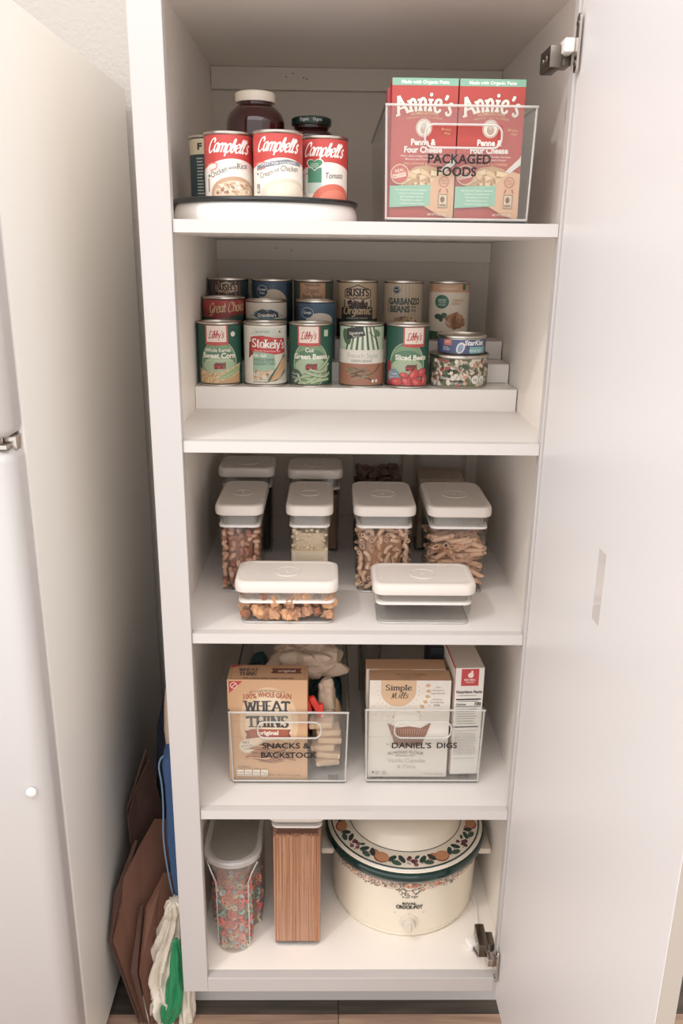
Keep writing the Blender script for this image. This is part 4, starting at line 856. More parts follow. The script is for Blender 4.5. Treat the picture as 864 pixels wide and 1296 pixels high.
# crumpled things in the snack bin
def crumple(name, loc, label, cat, sx, sy, sz, amp, m_, seed, freq=18, n=26, flat=True, rot=(0, 0, 0), power=.6):
    mb = MB(); vs = []; fs = []; off = Vector((seed*3.1, seed*1.7, seed*.9))
    for i in range(n+1):
        v = -PI/2+PI*i/n
        for k in range(2*n):
            u = 2*PI*k/(2*n)
            sg = lambda c, p: math.copysign(abs(c)**p, c)
            p = Vector((sg(math.cos(v), power)*sg(math.cos(u), power)*sx, sg(math.cos(v), power)*sg(math.sin(u), power)*sy, sg(math.sin(v), power)*sz))
            dist = noise.voronoi(p*freq+off)[0]; d = (dist[1]-dist[0])
            nn = noise.noise(p*freq*.6+off)
            p = p*(1+amp*(d-.4))+Vector((nn, noise.noise(p*freq+off*2), noise.noise(p*freq*.8-off)))*amp*min(sx, sy, sz)*.8
            vs.append(p)
    for i in range(n):
        for k in range(2*n):
            k2 = (k+1) % (2*n); fs.append((i*2*n+k, i*2*n+k2, (i+1)*2*n+k2, (i+1)*2*n+k))
    o = mb.add(vs, fs).build(name, m_, None, smooth=not flat); o.location = loc; o.rotation_euler = rot
    return tag(o, label, cat) if cat else o
crumple('teal_snack_bag', (.203, .222, Z4+.082), 'dark teal foil snack bag in the Snacks bin behind the cracker box', 'snack bag', .032, .055, .066, .30, M['tbag'], 1, 22)
crumple('teal_snack_bag', (.082, .205, Z4+.095), 'dark teal foil bag poking up behind the cracker box, left side', 'snack bag', .030, .033, .085, .3, M['tbag'], 4, 22)
crumple('crumpled_paper', (.168, .215, Z4+.172), 'crumpled beige paper bag at the top of the Snacks bin', 'paper bag', .068, .040, .027, .5, M['pbag'], 2, 26)
crumple('paper_wrapper', (.2075, .160, Z4+.1200), 'grey-beige wrapper beside the red clip in the Snacks bin', 'wrapper', .017, .02, .045, .35, M['pbag'], 6, 30)
t = thing('bag_clip', (.190, .118, Z4+.130), 'red plastic bag clip in the Snacks bin', 'clip', .2)
MB().box(-.006, .006, -.005, .005, -.024, .022, .004, Matrix.Rotation(-.45, 4, 'Y')).build('clip_arm', M['red'], t)
MB().box(-.005, .005, .003, .010, -.020, .022, .004, Matrix.Translation((-.014, 0, .004)) @ Matrix.Rotation(-.2, 4, 'Y')).build('clip_arm', M['red'], t)
MB().box(.004, .013, -.004, .006, -.018, .004, .003).build('clip_tab', M['red'], t)
t = thing('cracker_sleeve', (.2090, .120, Z4+.0055), 'clear sleeve of pale crackers in the Snacks bin, right of the cracker box', 'crackers')
for i in range(6):
    MB().box(-.021, .021, -.016, .016, .012+i*.0150, .0235+i*.0150, .003, Matrix.Rotation(.12*math.sin(i*2.3), 4, 'Y') @ Matrix.Rotation(.15*math.cos(i*1.7), 4, 'Z')).build('cracker', M['tanc'], t)
s_ = crumple('sleeve_film', (0, 0, 0), None, None, .0265, .022, .058, .12, clear('sleeve_film_mat', (.93, .9, .87), .25, .08, (240, 220, 200), .15), 8, 30); s_.parent = t; s_.location = (0, 0, .058)
crumple('tan_packet', (.2180, .175, Z4+.062), 'tan snack packet at the right wall of the Snacks bin', 'snack packet', .018, .022, .055, .25, M['tan'], 9, 30)
t = thing('small_clear_cup', (.297, .40, Z4+.004), 'small cloudy cup at the back left of the right bin on the fourth shelf', 'cup')
MB().lathe([(.022, 0), (.026, .16), (.027, .19), (.0245, .19), (.021, .003)], 28, cap=False).build('cup_body', M['frost'], t)

# ------------------------------------------------------------------ push-top containers
def container(name, loc, label, w_, d_, h_, r=.014, lid_h=.019, over=.0045, gh=.018, btn=True, cat='container'):
    t = thing(name, loc, label, cat)             # origin: centre of the base
    hw, hd = w_/2, d_/2; zt = h_-lid_h; q = over
    def ring(dw, z, rr=r): return rrect(hw-q-dw, hd-q-dw, rr, z)
    tp_ = .0035
    m_ = MB()
    m_.loft([ring(tp_+.003, .0008, .010), ring(tp_, .004), ring(.0008, zt-.03), ring(0, zt-.006), ring(0, zt+.002)], True, False)
    m_.loft([ring(tp_+.004, .006, .010), ring(tp_+.002, .009, .012), ring(.003, zt-.03, .012), ring(.002, zt+.002, .012)], True, False)
    m_.build('body', M['clear'], t)
    # thickened foot line and corner glints
    MB().tube(rrect(hw-q-tp_-.001, hd-q-tp_-.001, .012, .0022), .0014, 6, closed=True).build('foot_edge', M['edge'], t)
    g = MB(); g.loft([ring(.0035, zt-gh-.004, .011), ring(.0012, zt-gh-.0035, .012), ring(.0012, zt-gh+.0005, .012), ring(.004, zt-gh+.001, .011)]); g.build('gasket', M['wplast'], t)
    MB().loft([ring(.006, zt-gh, .011), ring(.006, zt, .011)]).build('lid_plug', M['frost'], t)
    L = MB(); rl = r+.004
    def rg(ins, z): return rrect(hw-ins, hd-ins, max(.003, rl-ins*.5), z, n=7)
    L.loft([rg(.003, zt), rg(.0006, zt+.0012), rg(0, zt+.004), rg(.0, h_-.006), rg(.0012, h_-.0018), rg(.004, h_), rg(.0085, h_), rg(.0100, h_-.0008), rg(.012, h_-.0010)])
    lid = L.build('lid', M['lids'], t)
    if btn:
        br = min(hw, hd)*.42
        B_ = MB(); 
        B_.lathe([(br*1.0, h_-.0011), (br*1.0, h_-.0002), (br*.97, h_+.0001), (br*.93, h_-.0001), (br*.90, h_-.0008)], 40, cap=False); B_.build('push_button', M['lids'], lid)
        MB().lathe([(.0016, h_-.001), (.0016, h_-.0002), (.0008, h_+.0002)], 12).build('button_dimple', M['creamp'], lid)
    return t
ZH = .1595
c1 = container('food_container', (.0590, .2370, Z3), 'slim clear container of speckled beans with white lid, left of the middle row', .081, .158, ZH)
c2 = container('food_container', (.1770, .2375, Z3), 'slim clear container of pale flour with white lid', .080, .157, ZH)
c3 = container('food_container', (.3040, .2390, Z3), 'clear container of elbow macaroni with white lid', .106, .160, ZH)
c4 = container('food_container', (.4300, .2380, Z3), 'clear container of penne pasta with white lid, right of the middle row', .109, .160, ZH)
c5 = container('food_container', (.1440, .0830, Z3), 'low wide clear container of granola chunks at the shelf front', .163, .098, .0735, gh=.015, btn=True)
c6 = container('food_container', (.3605, .0830, Z3), 'low wide empty clear container at the shelf front', .163, .098, .0710, gh=.014)
c7 = container('food_container', (.0525, .4000, Z3), 'taller dark-filled container behind the bean container', .107, .100, .1740)
c8 = container('food_container', (.1830, .4050, Z3), 'taller container of brown grain behind the flour container', .106, .100, .1700)
c9 = container('food_container', (.3043, .4150, Z3), 'tall container with dark brown nuts behind the macaroni container', .107, .107, .2450)
c10 = container('food_container', (.4254, .4150, Z3), 'tall container with pale grain behind the penne container', .107, .107, .2450)
sp = container('food_container', (.1570, .1140, Z0), 'tall clear container of spaghetti on the cabinet floor', .1010, .104, .3000, r=.012, gh=.012)

# contents ------------------------------------------------------------------
def rawmesh(name, mb, m_, smooth=True):
    o = mb.build(name, m_, None, smooth=smooth); me = o.data; bpy.data.objects.remove(o); return me
def mk(name, me, loc, rot, label, cat, group, sc=1):
    o = bpy.data.objects.new(name, me); o.location = loc; o.rotation_euler = rot; o.scale = (sc, sc, sc); C.objects.link(o)
    return tag(o, label, cat, group)
def ellmesh(rx, ry, rz, n=5, m=8, bend=0):
    mb = MB(); vs = []; fs = []
    for i in range(n+1):
        v = -PI/2+PI*i/n
        for k in range(m):
            u = 2*PI*k/m; x = math.sin(v)*rx; vs.append(Vector((x, math.cos(v)*math.cos(u)*ry+bend*x*x, math.cos(v)*math.sin(u)*rz)))
    for i in range(n):
        for k in range(m): k2 = (k+1) % m; fs.append((i*m+k, i*m+k2, (i+1)*m+k2, (i+1)*m+k))
    return mb.add(vs, fs)
def tubemesh(L, R_, r_, bend, n=8, seg=5, slant=0):
    mb = MB(); rings = []
    def ringat(t, rad):
        if bend:
            a = bend*(t-.5); c = Vector((L/bend*math.sin(a), L/bend*(1-math.cos(a)), 0)); tx = Vector((math.cos(a), math.sin(a), 0)); ny = Vector((-math.sin(a), math.cos(a), 0))
        else: c = Vector((L*(t-.5), 0, 0)); tx = Vector((1, 0, 0)); ny = Vector((0, 1, 0))
        out = []
        for k in range(n):
            u = 2*PI*k/n; p = c+ny*math.cos(u)*rad+Vector((0, 0, 1))*math.sin(u)*rad
            if slant and t in (0, 1): p += tx*math.sin(u)*slant*(1 if t else -1)*-1
            out.append(p)
        return out
    outer = [ringat(i/seg, R_) for i in range(seg+1)]; inner = [ringat(i/seg, r_) for i in range(seg, -1, -1)]
    al = outer+inner; mb.loft(al+[outer[0]], False, False); return mb
def fill(c, hw, hd, z0, z1, step, mk_one, shell, seed, limit=300, sides='fLRt', jit=.35, ymax=None):
    random.seed(seed); k = 0; pts = []
    nx = max(1, int(2*hw/step)); ny = max(1, int(2*hd/step)); nz = max(1, int((z1-z0)/(step*.8)))
    for iz in range(nz+1):
        for iy in range(ny+1):
            for ix in range(nx+1):
                x = -hw+2*hw*ix/nx; y_ = -hd+2*hd*iy/ny; z = z0+(z1-z0)*iz/max(1, nz)
                if not (y_ < -hd+shell or abs(x) > hw-shell or iz >= nz-0): continue
                if y_ > hd*(.2 if iz < nz else 1): continue
                pts.append((y_, x, z, iz == nz))
    pts.sort(key=lambda p: (not p[3], p[0])); pts = pts[:limit]
    for y_, x, z, _ in pts:
        j = lambda: random.uniform(-jit, jit)*step
        px_, py_, pz_ = x+j(), y_+j(), z+j()
        px_ = max(-hw, min(hw, px_)); py_ = max(-hd, min(hd, py_)); pz_ = max(z0, pz_)
        mk_one((c.location.x+px_, c.location.y+py_, c.location.z+pz_), (random.uniform(0, PI), random.uniform(0, PI), random.uniform(0, 2*PI)))
def core(name, c, hw, hd, z0, z1, m_, label, cat, lump=0, n=16, noisef=60):
    mb = MB(); rs = []
    for i in range(7):
        z = z0+(z1-z0)*i/6; rs.append(rrect(hw, hd, .008, z, n=4))
    mb.loft(rs, True, False)
    vs = []; fs = []
    nn = 26
    for i in range(nn+1):
        for k in range(nn+1):
            x = -hw+2*hw*i/nn; y_ = -hd+2*hd*k/nn; e = (1-(abs(i-nn/2)/(nn/2))**8)*(1-(abs(k-nn/2)/(nn/2))**8)
            vs.append(Vector((x*.995, y_*.995, z1+(noise.noise(Vector((x, y_, 0))*noisef)*lump+noise.noise(Vector((x, y_, 3))*noisef*3)*lump*.5)*e+ .0)))
    for i in range(nn):
        for k in range(nn): fs.append((i*(nn+1)+k, (i+1)*(nn+1)+k, (i+1)*(nn+1)+k+1, i*(nn+1)+k+1))
    mb.add(vs, fs); o = mb.build(name, m_); o.location = c.location
    return tag(o, label, cat, kind='stuff')
bean_me = [rawmesh('bean', ellmesh(.0066, .0046, .0040, bend=14), m_) for m_ in (M['bean'], mat('pinto_bean_dark', (172, 112, 88), .5, var=.2, bscale=150), mat('pinto_bean_pale', (216, 172, 146), .5, var=.2, bscale=150))]
fill(c1, .0275, .064, .011, .104, .0112, lambda l, r: mk('bean', random.choice(bean_me), l, r, 'speckled pinto bean inside the slim left container', 'bean', 'dried beans in the container'), .009, 21, 300)
mac_me = rawmesh('macaroni', tubemesh(.019, .0036, .0024, 1.7), M['maca'])
fill(c3, .039, .064, .011, .106, .0150, lambda l, r: mk('macaroni', mac_me, l, r, 'curved elbow macaroni piece inside its container', 'pasta', 'elbow macaroni in the container'), .012, 22, 280)
pen_me = rawmesh('penne', tubemesh(.036, .0044, .0031, 0, seg=1, slant=.004), M['penne'])
def pen(l, r): return mk('penne', pen_me, l, (random.uniform(0, PI), random.uniform(-.5, .5), random.uniform(-.7, .7)+(PI/2 if random.random() < .22 else 0)), 'straight penne pasta tube inside its container', 'pasta', 'penne in the container')
fill(c4, .030, .056, .012, .090, .0150, pen, .014, 23, 190)
random.seed(31)
def rock(s, seed):
    bm = bmesh.new(); bmesh.ops.create_icosphere(bm, subdivisions=3, radius=1); off = Vector((seed*5, seed*2, 1))
    for v in bm.verts:
        d = max(abs(v.co.x), abs(v.co.y), abs(v.co.z)); p = v.co/(d**.5); v.co = Vector((p.x*1.15, p.y*.95, p.z*.8))*s*(1+.55*noise.noise(p*1.5+off)+.20*noise.noise(p*4+off))
    bm.verts.index_update(); mb = MB().add([v.co.copy() for v in bm.verts], [[v.index for v in f.verts] for f in bm.faces]); bm.free(); return mb
ch_me = [rawmesh('granola_chunk', rock(s_, i), m_) for i, (s_, m_) in enumerate(((.0088, M['chunk']), (.0105, mat('granola_pale', (206, 156, 116), .9, bump=1, bscale=160, var=.25)), (.0075, mat('granola_dark', (150, 96, 66), .9, bump=1, bscale=160, var=.3)), (.0095, M['chunk'])))]
fill(c5, .066, .034, .014, .039, .0160, lambda l, r: mk('granola_chunk', random.choice(ch_me), l, r, 'rough brown granola chunk in the low front container', 'granola', 'granola chunks in the container', random.uniform(.75, 1.05)), .015, 24, 140)
core('flour', c2, .0315, .0685, .009, .076, M['flour'], 'pale flour filling the lower part of its slim container', 'flour', .003)
lump_me = rawmesh('flake', rock(.0042, 3), mat('oat_flake', (224, 204, 176), .9, bump=.6, bscale=300))
mb = MB(); random.seed(5)
for i in range(420):
    x, y_, z = random.uniform(-.029, .029), random.uniform(-.066, .066), random.uniform(.076, .112)
    if abs(x) < .022 and abs(y_) < .058 and z < .104: continue
    e = ellmesh(.0042, .0036, .0022, 3, 6).xf(Matrix.Translation((x, y_, z)) @ Matrix.Rotation(random.uniform(0, 6), 4, 'X') @ Matrix.Rotation(random.uniform(0, 6), 4, 'Z')); mb.add(e.v, e.f)
o = mb.build('oat_flakes', mat('oat_flakes_mat', (226, 206, 178), .9, bump=.4, bscale=300)); o.location = c2.location; tag(o, 'cream oat flakes on top of the flour in its slim container', 'oats', kind='stuff')
core('dark_fill', c7, .0435, .0405, .009, .115, M['dark'], 'dark fill in the tall container at back left', 'dry food', .004)  # plain dark block filling part of the container
core('brown_grain', c8, .0430, .0405, .009, .118, M['grain'], 'brown grain filling the container behind the flour', 'grain', .003)
core('pale_grain', c10, .0435, .0435, .009, .150, M['lgrain'], 'pale grain filling the tall container behind the penne', 'grain', .002)
mb = MB(); random.seed(6)
for i in range(520):
    x, y_, z = random.uniform(-.038, .038), random.uniform(-.038, .038), random.uniform(.014, .158)
    if abs(x) < .026 and abs(y_) < .026 and z < .145: continue
    e = ellmesh(.0095, .0075, .0065, 4, 7, 10).xf(Matrix.Translation((x, y_, z)) @ Matrix.Rotation(random.uniform(0, 6), 4, 'X') @ Matrix.Rotation(random.uniform(0, 6), 4, 'Z')); mb.add(e.v, e.f)
o = mb.build('brown_nuts', M['darkb']); o.location = c9.location; tag(o, 'dark brown nuts filling the tall container behind the macaroni', 'nuts', kind='stuff')
core('dried_beans', c1, .0215, .0585, .010, .099, mat('bean_heap', (172, 120, 94), .8, bump=1, bscale=160, var=.4), 'heap of speckled beans behind the front ones in the slim left container', 'beans', .004)
core('macaroni_heap', c3, .032, .0555, .010, .100, mat('macaroni_heap_mat', (196, 148, 114), .8, bump=1, bscale=120, var=.35), 'rest of the macaroni behind the front pieces in its container', 'pasta', .006)
core('penne_heap', c4, .030, .049, .010, .084, mat('penne_heap_mat', (192, 142, 108), .8, bump=1, bscale=100, var=.35), 'rest of the penne behind the front pieces in its container', 'pasta', .006)
core('granola_heap', c5, .055, .020, .008, .036, mat('granola_heap_mat', (140, 92, 64), .9, bump=1, bscale=120, var=.35), 'rest of the granola behind the front chunks in the low container', 'granola', .006)
core('oat_heap', c2, .026, .062, .074, .106, mat('oat_heap_mat', (216, 194, 164), .9, bump=1, bscale=200, var=.1), 'cream oats under the top flakes in the flour container', 'oats', .004)
# spaghetti
mb = MB(); random.seed(8); hw = .0410
for i in range(1500):
    s_ = i % 5
    if s_ == 0: x, y_ = -hw+.001, random.uniform(-hw, hw)
    elif s_ == 1: x, y_ = hw-.001, random.uniform(-hw, hw)
    elif s_ < 4: x, y_ = random.uniform(-hw, hw), -hw+random.uniform(0, .005)
    else: x, y_ = random.uniform(-hw, hw), random.uniform(-hw, hw)
    h_ = .243+random.uniform(-.003, .003) - (0 if s_ < 4 else .004); r_ = .00095; dx, dy = random.uniform(-.003, .003), random.uniform(0, .002)
    x2 = max(-hw, min(hw, x+dx))
    q = [Vector((x+r_*math.cos(a_), y_+r_*math.sin(a_), .010)) for a_ in (0, PI/2, PI, 3*PI/2)]; q2 = [Vector((x2+r_*math.cos(a_), y_+dy+r_*math.sin(a_), h_)) for a_ in (0, PI/2, PI, 3*PI/2)]
    mb.mi = i % 3; mb.loft([q, q2], False, True)
mb.mi = 3; mb.box(-hw+.001, hw-.001, -hw+.002, hw-.001, .236, .2415)
o = mb.build('spaghetti', [M['spag'], mat('spaghetti_light', (216, 172, 140), .5), mat('spaghetti_dark', (180, 122, 86), .5), M['spagt']], smooth=False); o.location = sp.location; tag(o, 'upright bundle of dry spaghetti inside the tall container', 'pasta', kind='stuff')

# ------------------------------------------------------------------ cereal keeper with a pinched grip
ck = thing('cereal_container', (.0400, .0520, Z0), 'frosted cereal dispenser with flip lid holding coloured cereal loops', 'container')
def keyring(z, f, ins=0, base=.0):
    # f = 0 : pinched footprint, f = 1 : full rounded top
    n = 26; y0, y1 = ins+base, .205-ins-base; pts = []
    def hwid(y_):
        s_ = min(1, max(0, (y_-.062)/.018)); s_ = s_*s_*(3-2*s_)
        narrow = .0300; wide = .0470
        a = narrow+(wide-narrow)*s_; a = a*(1-f)+.0495*f - ins - base*.5
        re = .030*(1-f)+.046*f; re2 = .045
        d0 = y_-y0; d1 = y1-y_
        k = 1
        if d0 < re: k = math.sqrt(max(0, 1-((re-d0)/re)**2))
        if d1 < re2: k = min(k, math.sqrt(max(0, 1-((re2-d1)/re2)**2)))
        return a*k
    ys = [y0+(y1-y0)*(1-math.cos(PI*i/n))/2 for i in range(n+1)]
    for y_ in ys: pts.append(Vector((hwid(y_), y_, z)))
    for y_ in reversed(ys[1:-1]): pts.append(Vector((-hwid(y_), y_, z)))
    return pts
HB = .196
mb = MB(); mb.loft([keyring(.0005, 0, 0, .003), keyring(.005, 0), keyring(.150, 0), keyring(.165, .15), keyring(.176, .6), keyring(.184, 1), keyring(HB, 1)], True, False)
mb.loft([keyring(.003, 0, .002, .003), keyring(.006, 0, .002), keyring(.150, 0, .002), keyring(.184, 1, .002), keyring(HB, 1, .002)], True, False)
fr2 = clear('frosted_body', (.93, .92, .91), .12, .12, (235, 225, 215), .12)
mb.build('body', fr2, ck)
for sx in (-1, 1):
    MB().tube([(sx*.0285, .018, .008), (sx*.0290, .016, .148), (sx*.035, .014, .168), (sx*.0455, .028, .184)], .0015, 6).build('grip_edge', M['edge'], ck)
mb = MB(); mb.loft([keyring(HB-.003, 1, -.001), keyring(HB-.003, 1, -.0025), keyring(HB+.005, 1, -.003), keyring(HB+.008, 1, -.001), keyring(HB+.009, 1, .004), keyring(HB+.0075, 1, .007)], False, False); mb.build('lid_rim', M['edge'], ck)
lidm = mat('frosted_textured_lid', (150, 141, 130), .4, bump=1, bscale=700)
nt = lidm.node_tree; bs = nt.nodes['Principled BSDF']; bs.inputs['Alpha'].default_value = .93
MB().loft([keyring(HB+.006, 1, .0065), keyring(HB+.0075, 1, .0065)]).build('lid_panel', lidm, ck)
mb = MB().box(-.014, .014, .150, .156, HB+.007, HB+.012, .0015); mb.box(-.017, -.011, .144, .162, HB+.007, HB+.013, .002); mb.box(.011, .017, .144, .162, HB+.007, HB+.013, .002); mb.build('lid_latch', M['wplast'], ck)
_c = type('c', (), {})()
mb = MB(); mb.loft([[Vector((p.x*.62, .012+p.y*.80, z)) for p in keyring(z, 0, .004)] for z in (.008, .06, .126)]); o = mb.build('cereal_heap', mat('cereal_heap_mat', (206, 160, 140), .9, bump=1, bscale=120, var=.4)); o.location = ck.location; tag(o, 'rest of the coloured cereal behind the outer loops in the dispenser', 'cereal', kind='stuff')
def torus(R_, r_, n=10, m=6):
    return MB().tube([(R_*math.cos(2*PI*k/n), R_*math.sin(2*PI*k/n), 0) for k in range(n)], r_, m, closed=True)
lc = [(226, 110, 100), (234, 150, 118), (150, 176, 160), (214, 206, 170), (186, 198, 196), (238, 168, 148), (222, 124, 116)]
loops = [rawmesh('cereal_loop', torus(.0042, .0024), mat('cereal_loop_%d' % i, c_, .8, bump=.5, bscale=400)) for i, c_ in enumerate(lc)]
random.seed(12); cnt = 0
for iz in range(15):
    z = .008+iz*.0088
    for (yy, hw_) in ((.012, .016), (.021, .024), (.032, .0265), (.045, .0265), (.058, .0265), (.078, .040), (.092, .042)):
        nx = max(2, int(hw_*2/.0098))
        for ix in range(nx+1):
            x = -hw_+2*hw_*ix/nx
            if not (yy < .02 or abs(x) > hw_-.009 or iz == 14 or yy == .078): continue
            if yy > .035 and x < 0 and iz % 2: continue
            if cnt >= 300: break
            cnt += 1; j = lambda: random.uniform(-.002, .002)
            mk('cereal_loop', random.choice(loops), (ck.location.x+x+j(), ck.location.y+yy+j(), ck.location.z+z+j()), (random.uniform(0, PI), random.uniform(0, PI), 0), 'coloured cereal loop inside the frosted cereal dispenser', 'cereal', 'cereal loops in the dispenser')

# ------------------------------------------------------------------ slow cooker
cp = thing('slow_cooker', (.3650, .2300, Z0), 'cream slow cooker with floral band, dark green rim and patterned lid', 'slow cooker')
RB = .1435
MB().lathe([(.128, 0), (.136, .001), (.139, .006), (.1405, .009), (.1395, .0105), (.1405, .012), (RB-.001, .02), (RB, .06), (RB+.001, .138)], 72).build('body', M['crock'], cp)
MB().lathe([(RB, .134), (RB+.006, .1345), (RB+.012, .139), (RB+.0145, .146), (RB+.0150, .152), (RB+.0125, .1565), (RB+.005, .159), (RB-.01, .159)], 72).build('crock_rim', M['cgreen'], cp)
LR = .152
lid = MB().lathe([(LR, .1585), (LR+.0015, .1605), (LR, .1625), (LR-.004, .1630), (.112, .1710), (.1105, .1715), (.108, .1745), (.102, .190), (.088, .203), (.06, .212), (.02, .216)], 72).build('lid', M['crock'], cp)
MB().tube([(( LR-.0025)*math.cos(2*PI*k/72), (LR-.0025)*math.sin(2*PI*k/72), .1638) for k in range(72)], .0012, 6, closed=True).build('lid_edge_line', M['wplast'], lid)
MB().tube([((LR-.0065)*math.cos(2*PI*k/72), (LR-.0065)*math.sin(2*PI*k/72), .1638) for k in range(72)], .0014, 6, closed=True).build('lid_dark_line', M['cgreen'], lid)
MB().tube([((.1105)*math.cos(2*PI*k/72), (.1105)*math.sin(2*PI*k/72), .1716) for k in range(72)], .0008, 6, closed=True).build('dome_line', M['black'], lid)
a = Art(); random.seed(17)      # lid band: u = arc length at r=.13, v = radial -17..17
for i in range(28):
    u = -PI*131+i*2*PI*131/28+4
    k = i % 4
    if k == 0:
        a.ell(u, 0, 15, 11, (150, 70, 44), 18, L=2); a.ell(u+1, 1, 13.5, 9.6, (214, 138, 88), 18, L=3); a.ell(u-17, 4, 10, 7.5, (160, 78, 50), 16, L=2); a.ell(u-17, 4, 8.8, 6.5, (206, 124, 80), 16, L=3)
    elif k == 1 or k == 3:
        for j in range(3): a.ell(u+(j-1)*9, (3, -5, 4)[j], 9.5, 4.8, ((36, 62, 52), (52, 84, 66), (30, 50, 46))[j], 12, (.7, -.2, 2.3)[j], L=2+j)
        a.line([(u-14, -6), (u, 0), (u+14, 6)], 1, (70, 60, 50), L=6)
    else:
        for j in range(6): a.ell(u+random.uniform(-9, 9), random.uniform(-8, 8), 4.2, 3.8, random.choice([(110, 44, 52), (140, 70, 80), (86, 36, 48)]), 10, L=2+j % 3)
        a.ell(u+10, 8, 6, 3, (44, 74, 58), 10, .5, L=4)
        for j in range(7): a.ell(u-2+random.uniform(-10, 10), random.uniform(-9, 9), 1.2, 1.2, (40, 40, 36), 6, L=6)
def onlid(u, v, l):
    an = u/.131; r_ = .1305-v*1.0; z = .1630+(LR-.004-r_)*(.008/.036)
    return Vector((r_*math.sin(an), -r_*math.cos(an), z+l+.0003))
art_mesh('lid_floral_band', a, onlid, M['prg'], lid, (-.41, .41, .012))
a = Art(); random.seed(19); Rm = (RB+.0012)
for i in range(900):
    u = random.uniform(-170, 170); edge_ = 24+9*math.exp(-(u/24)**2)+3*math.cos(u/13)
    v = 138-random.random()**1.2*edge_
    kind = random.random(); an = random.uniform(0, PI)
    if kind < .72: a.ell(u, v, 2.6, .75, random.choice([(84, 100, 84), (120, 96, 78), (110, 70, 66), (70, 84, 76)]), 6, an, L=2+i % 3)
    elif kind < .9: a.ell(u, v, 2.0, 1.8, random.choice([(232, 178, 146), (222, 140, 110), (238, 200, 176)]), 8, 0, L=3+i % 3)
    else: a.ell(u, v, 1.1, 1.1, (60, 70, 62), 6, L=5)
a._a([[(-175+i*12.5, 138-22+3*math.cos((-175+i*12.5)/13)), (-162.5+i*12.5, 116+3*math.cos((-162.5+i*12.5)/13)), (-162.5+i*12.5, 138), (-175+i*12.5, 138)] for i in range(28)], (232, 204, 176), L=1)
for u, v, s_, c_ in ((0, 127, 8, (232, 180, 146)), (-6, 125, 5, (222, 150, 118)), (7, 130, 5, (206, 76, 72)), (1, 123, 5, (230, 160, 124)), (9, 124, 4.4, (214, 110, 92)), (-62, 134, 6, (206, 62, 70)), (-66, 130, 4, (226, 110, 100)), (50, 125, 7, (222, 150, 118)), (56, 121, 4, (198, 110, 84)), (-110, 130, 5, (190, 80, 90)), (110, 130, 6, (200, 90, 90)), (88, 128, 4, (214, 120, 100))): a.ell(u, v, s_, s_*.85, c_, 14, L=8); a.ell(u-.5, v+.5, s_*.5, s_*.4, tuple(min(255, x+18) for x in c_), 10, L=9)
a.ring(0, 126, 20, 13, .9, (90, 90, 76), 24, L=7)
for i in range(26): a.ell(random.uniform(-17, 17), random.uniform(96, 111), 2.6, .7, (90, 90, 80), 6, random.uniform(0, PI), L=6)
a.l = 10; a.text('RIVAL', 0, 82, 4.6, (30, 30, 28), w=27, bold=.04); a.text('CROCK-POT', 0, 72.5, 7.4, (14, 14, 14), w=50, bold=.045)
for x, s_ in ((-27, 'OFF'), (0, 'LOW'), (27, 'HIGH')): a.text(s_, x, 62 if x else 60, 1.9, (120, 110, 98), w=5)
art_mesh('floral_print', a, on_can(Rm), M['prg'], cp, csplit(Rm, 1.6))
mb = MB(); mb.lathe([(.017, 0), (.017, .002), (.0125, .003), (.0120, .012), (.0105, .014), (.004, .0142)], 28, M4=Matrix.Translation((0, -RB+.0008, .041)) @ Matrix.Rotation(PI/2, 4, 'X')); mb.box(-.003, .003, -RB-.019, -RB-.010, .031, .050, .0015); mb.build('control_knob', M['creamp'], cp)
for s_ in (-1, 1):
    mb = MB(); mb.box(-.034, .034, -.013, .013, -.010, .004, .004, Matrix.Translation((s_*(RB+.010), -.02, .128)) @ Matrix.Rotation(PI/2, 4, 'Z')); mb.build('handle', M['creamp'], cp)
# power cord with two-prong plug
cd = thing('power_cord', (.4800, .0600, Z0), 'white power cord and two-prong plug beside the slow cooker', 'cord')
pth = sm([(.015, .165, .004), (.026, .130, .0035), (.022, .09, .0035), (.026, .060, .005), (.016, .030, .008), (.010, .012, .009)], 8)
pth = [(.012, .165, .004), (.022, .140, .0035), (.027, .110, .0035), (.024, .080, .0035), (.022, .055, .004), (.016, .035, .007), (.010, .018, .008)]
cv = []
for i in range(len(pth)-1):
    for k in range(5):
        t_ = k/5; cv.append(tuple(pth[i][j]*(1-t_)+pth[i+1][j]*t_ for j in range(3)))
MB().tube(cv, .0028, 8).build('cord', M['wplast'], cd)
Mp = Matrix.Translation((.006, .008, .009)) @ Matrix.Rotation(.35, 4, 'Z')
MB().box(-.012, .012, -.010, .014, -.008, .008, .004, Mp).build('plug', M['wplast'], cd)
for s_ in (-1, 1): MB().box(s_*.0065-.0009, s_*.0065+.0009, -.027, -.010, -.0035, .0035, .0004, Mp).build('prong', M['dsteel'], cd)

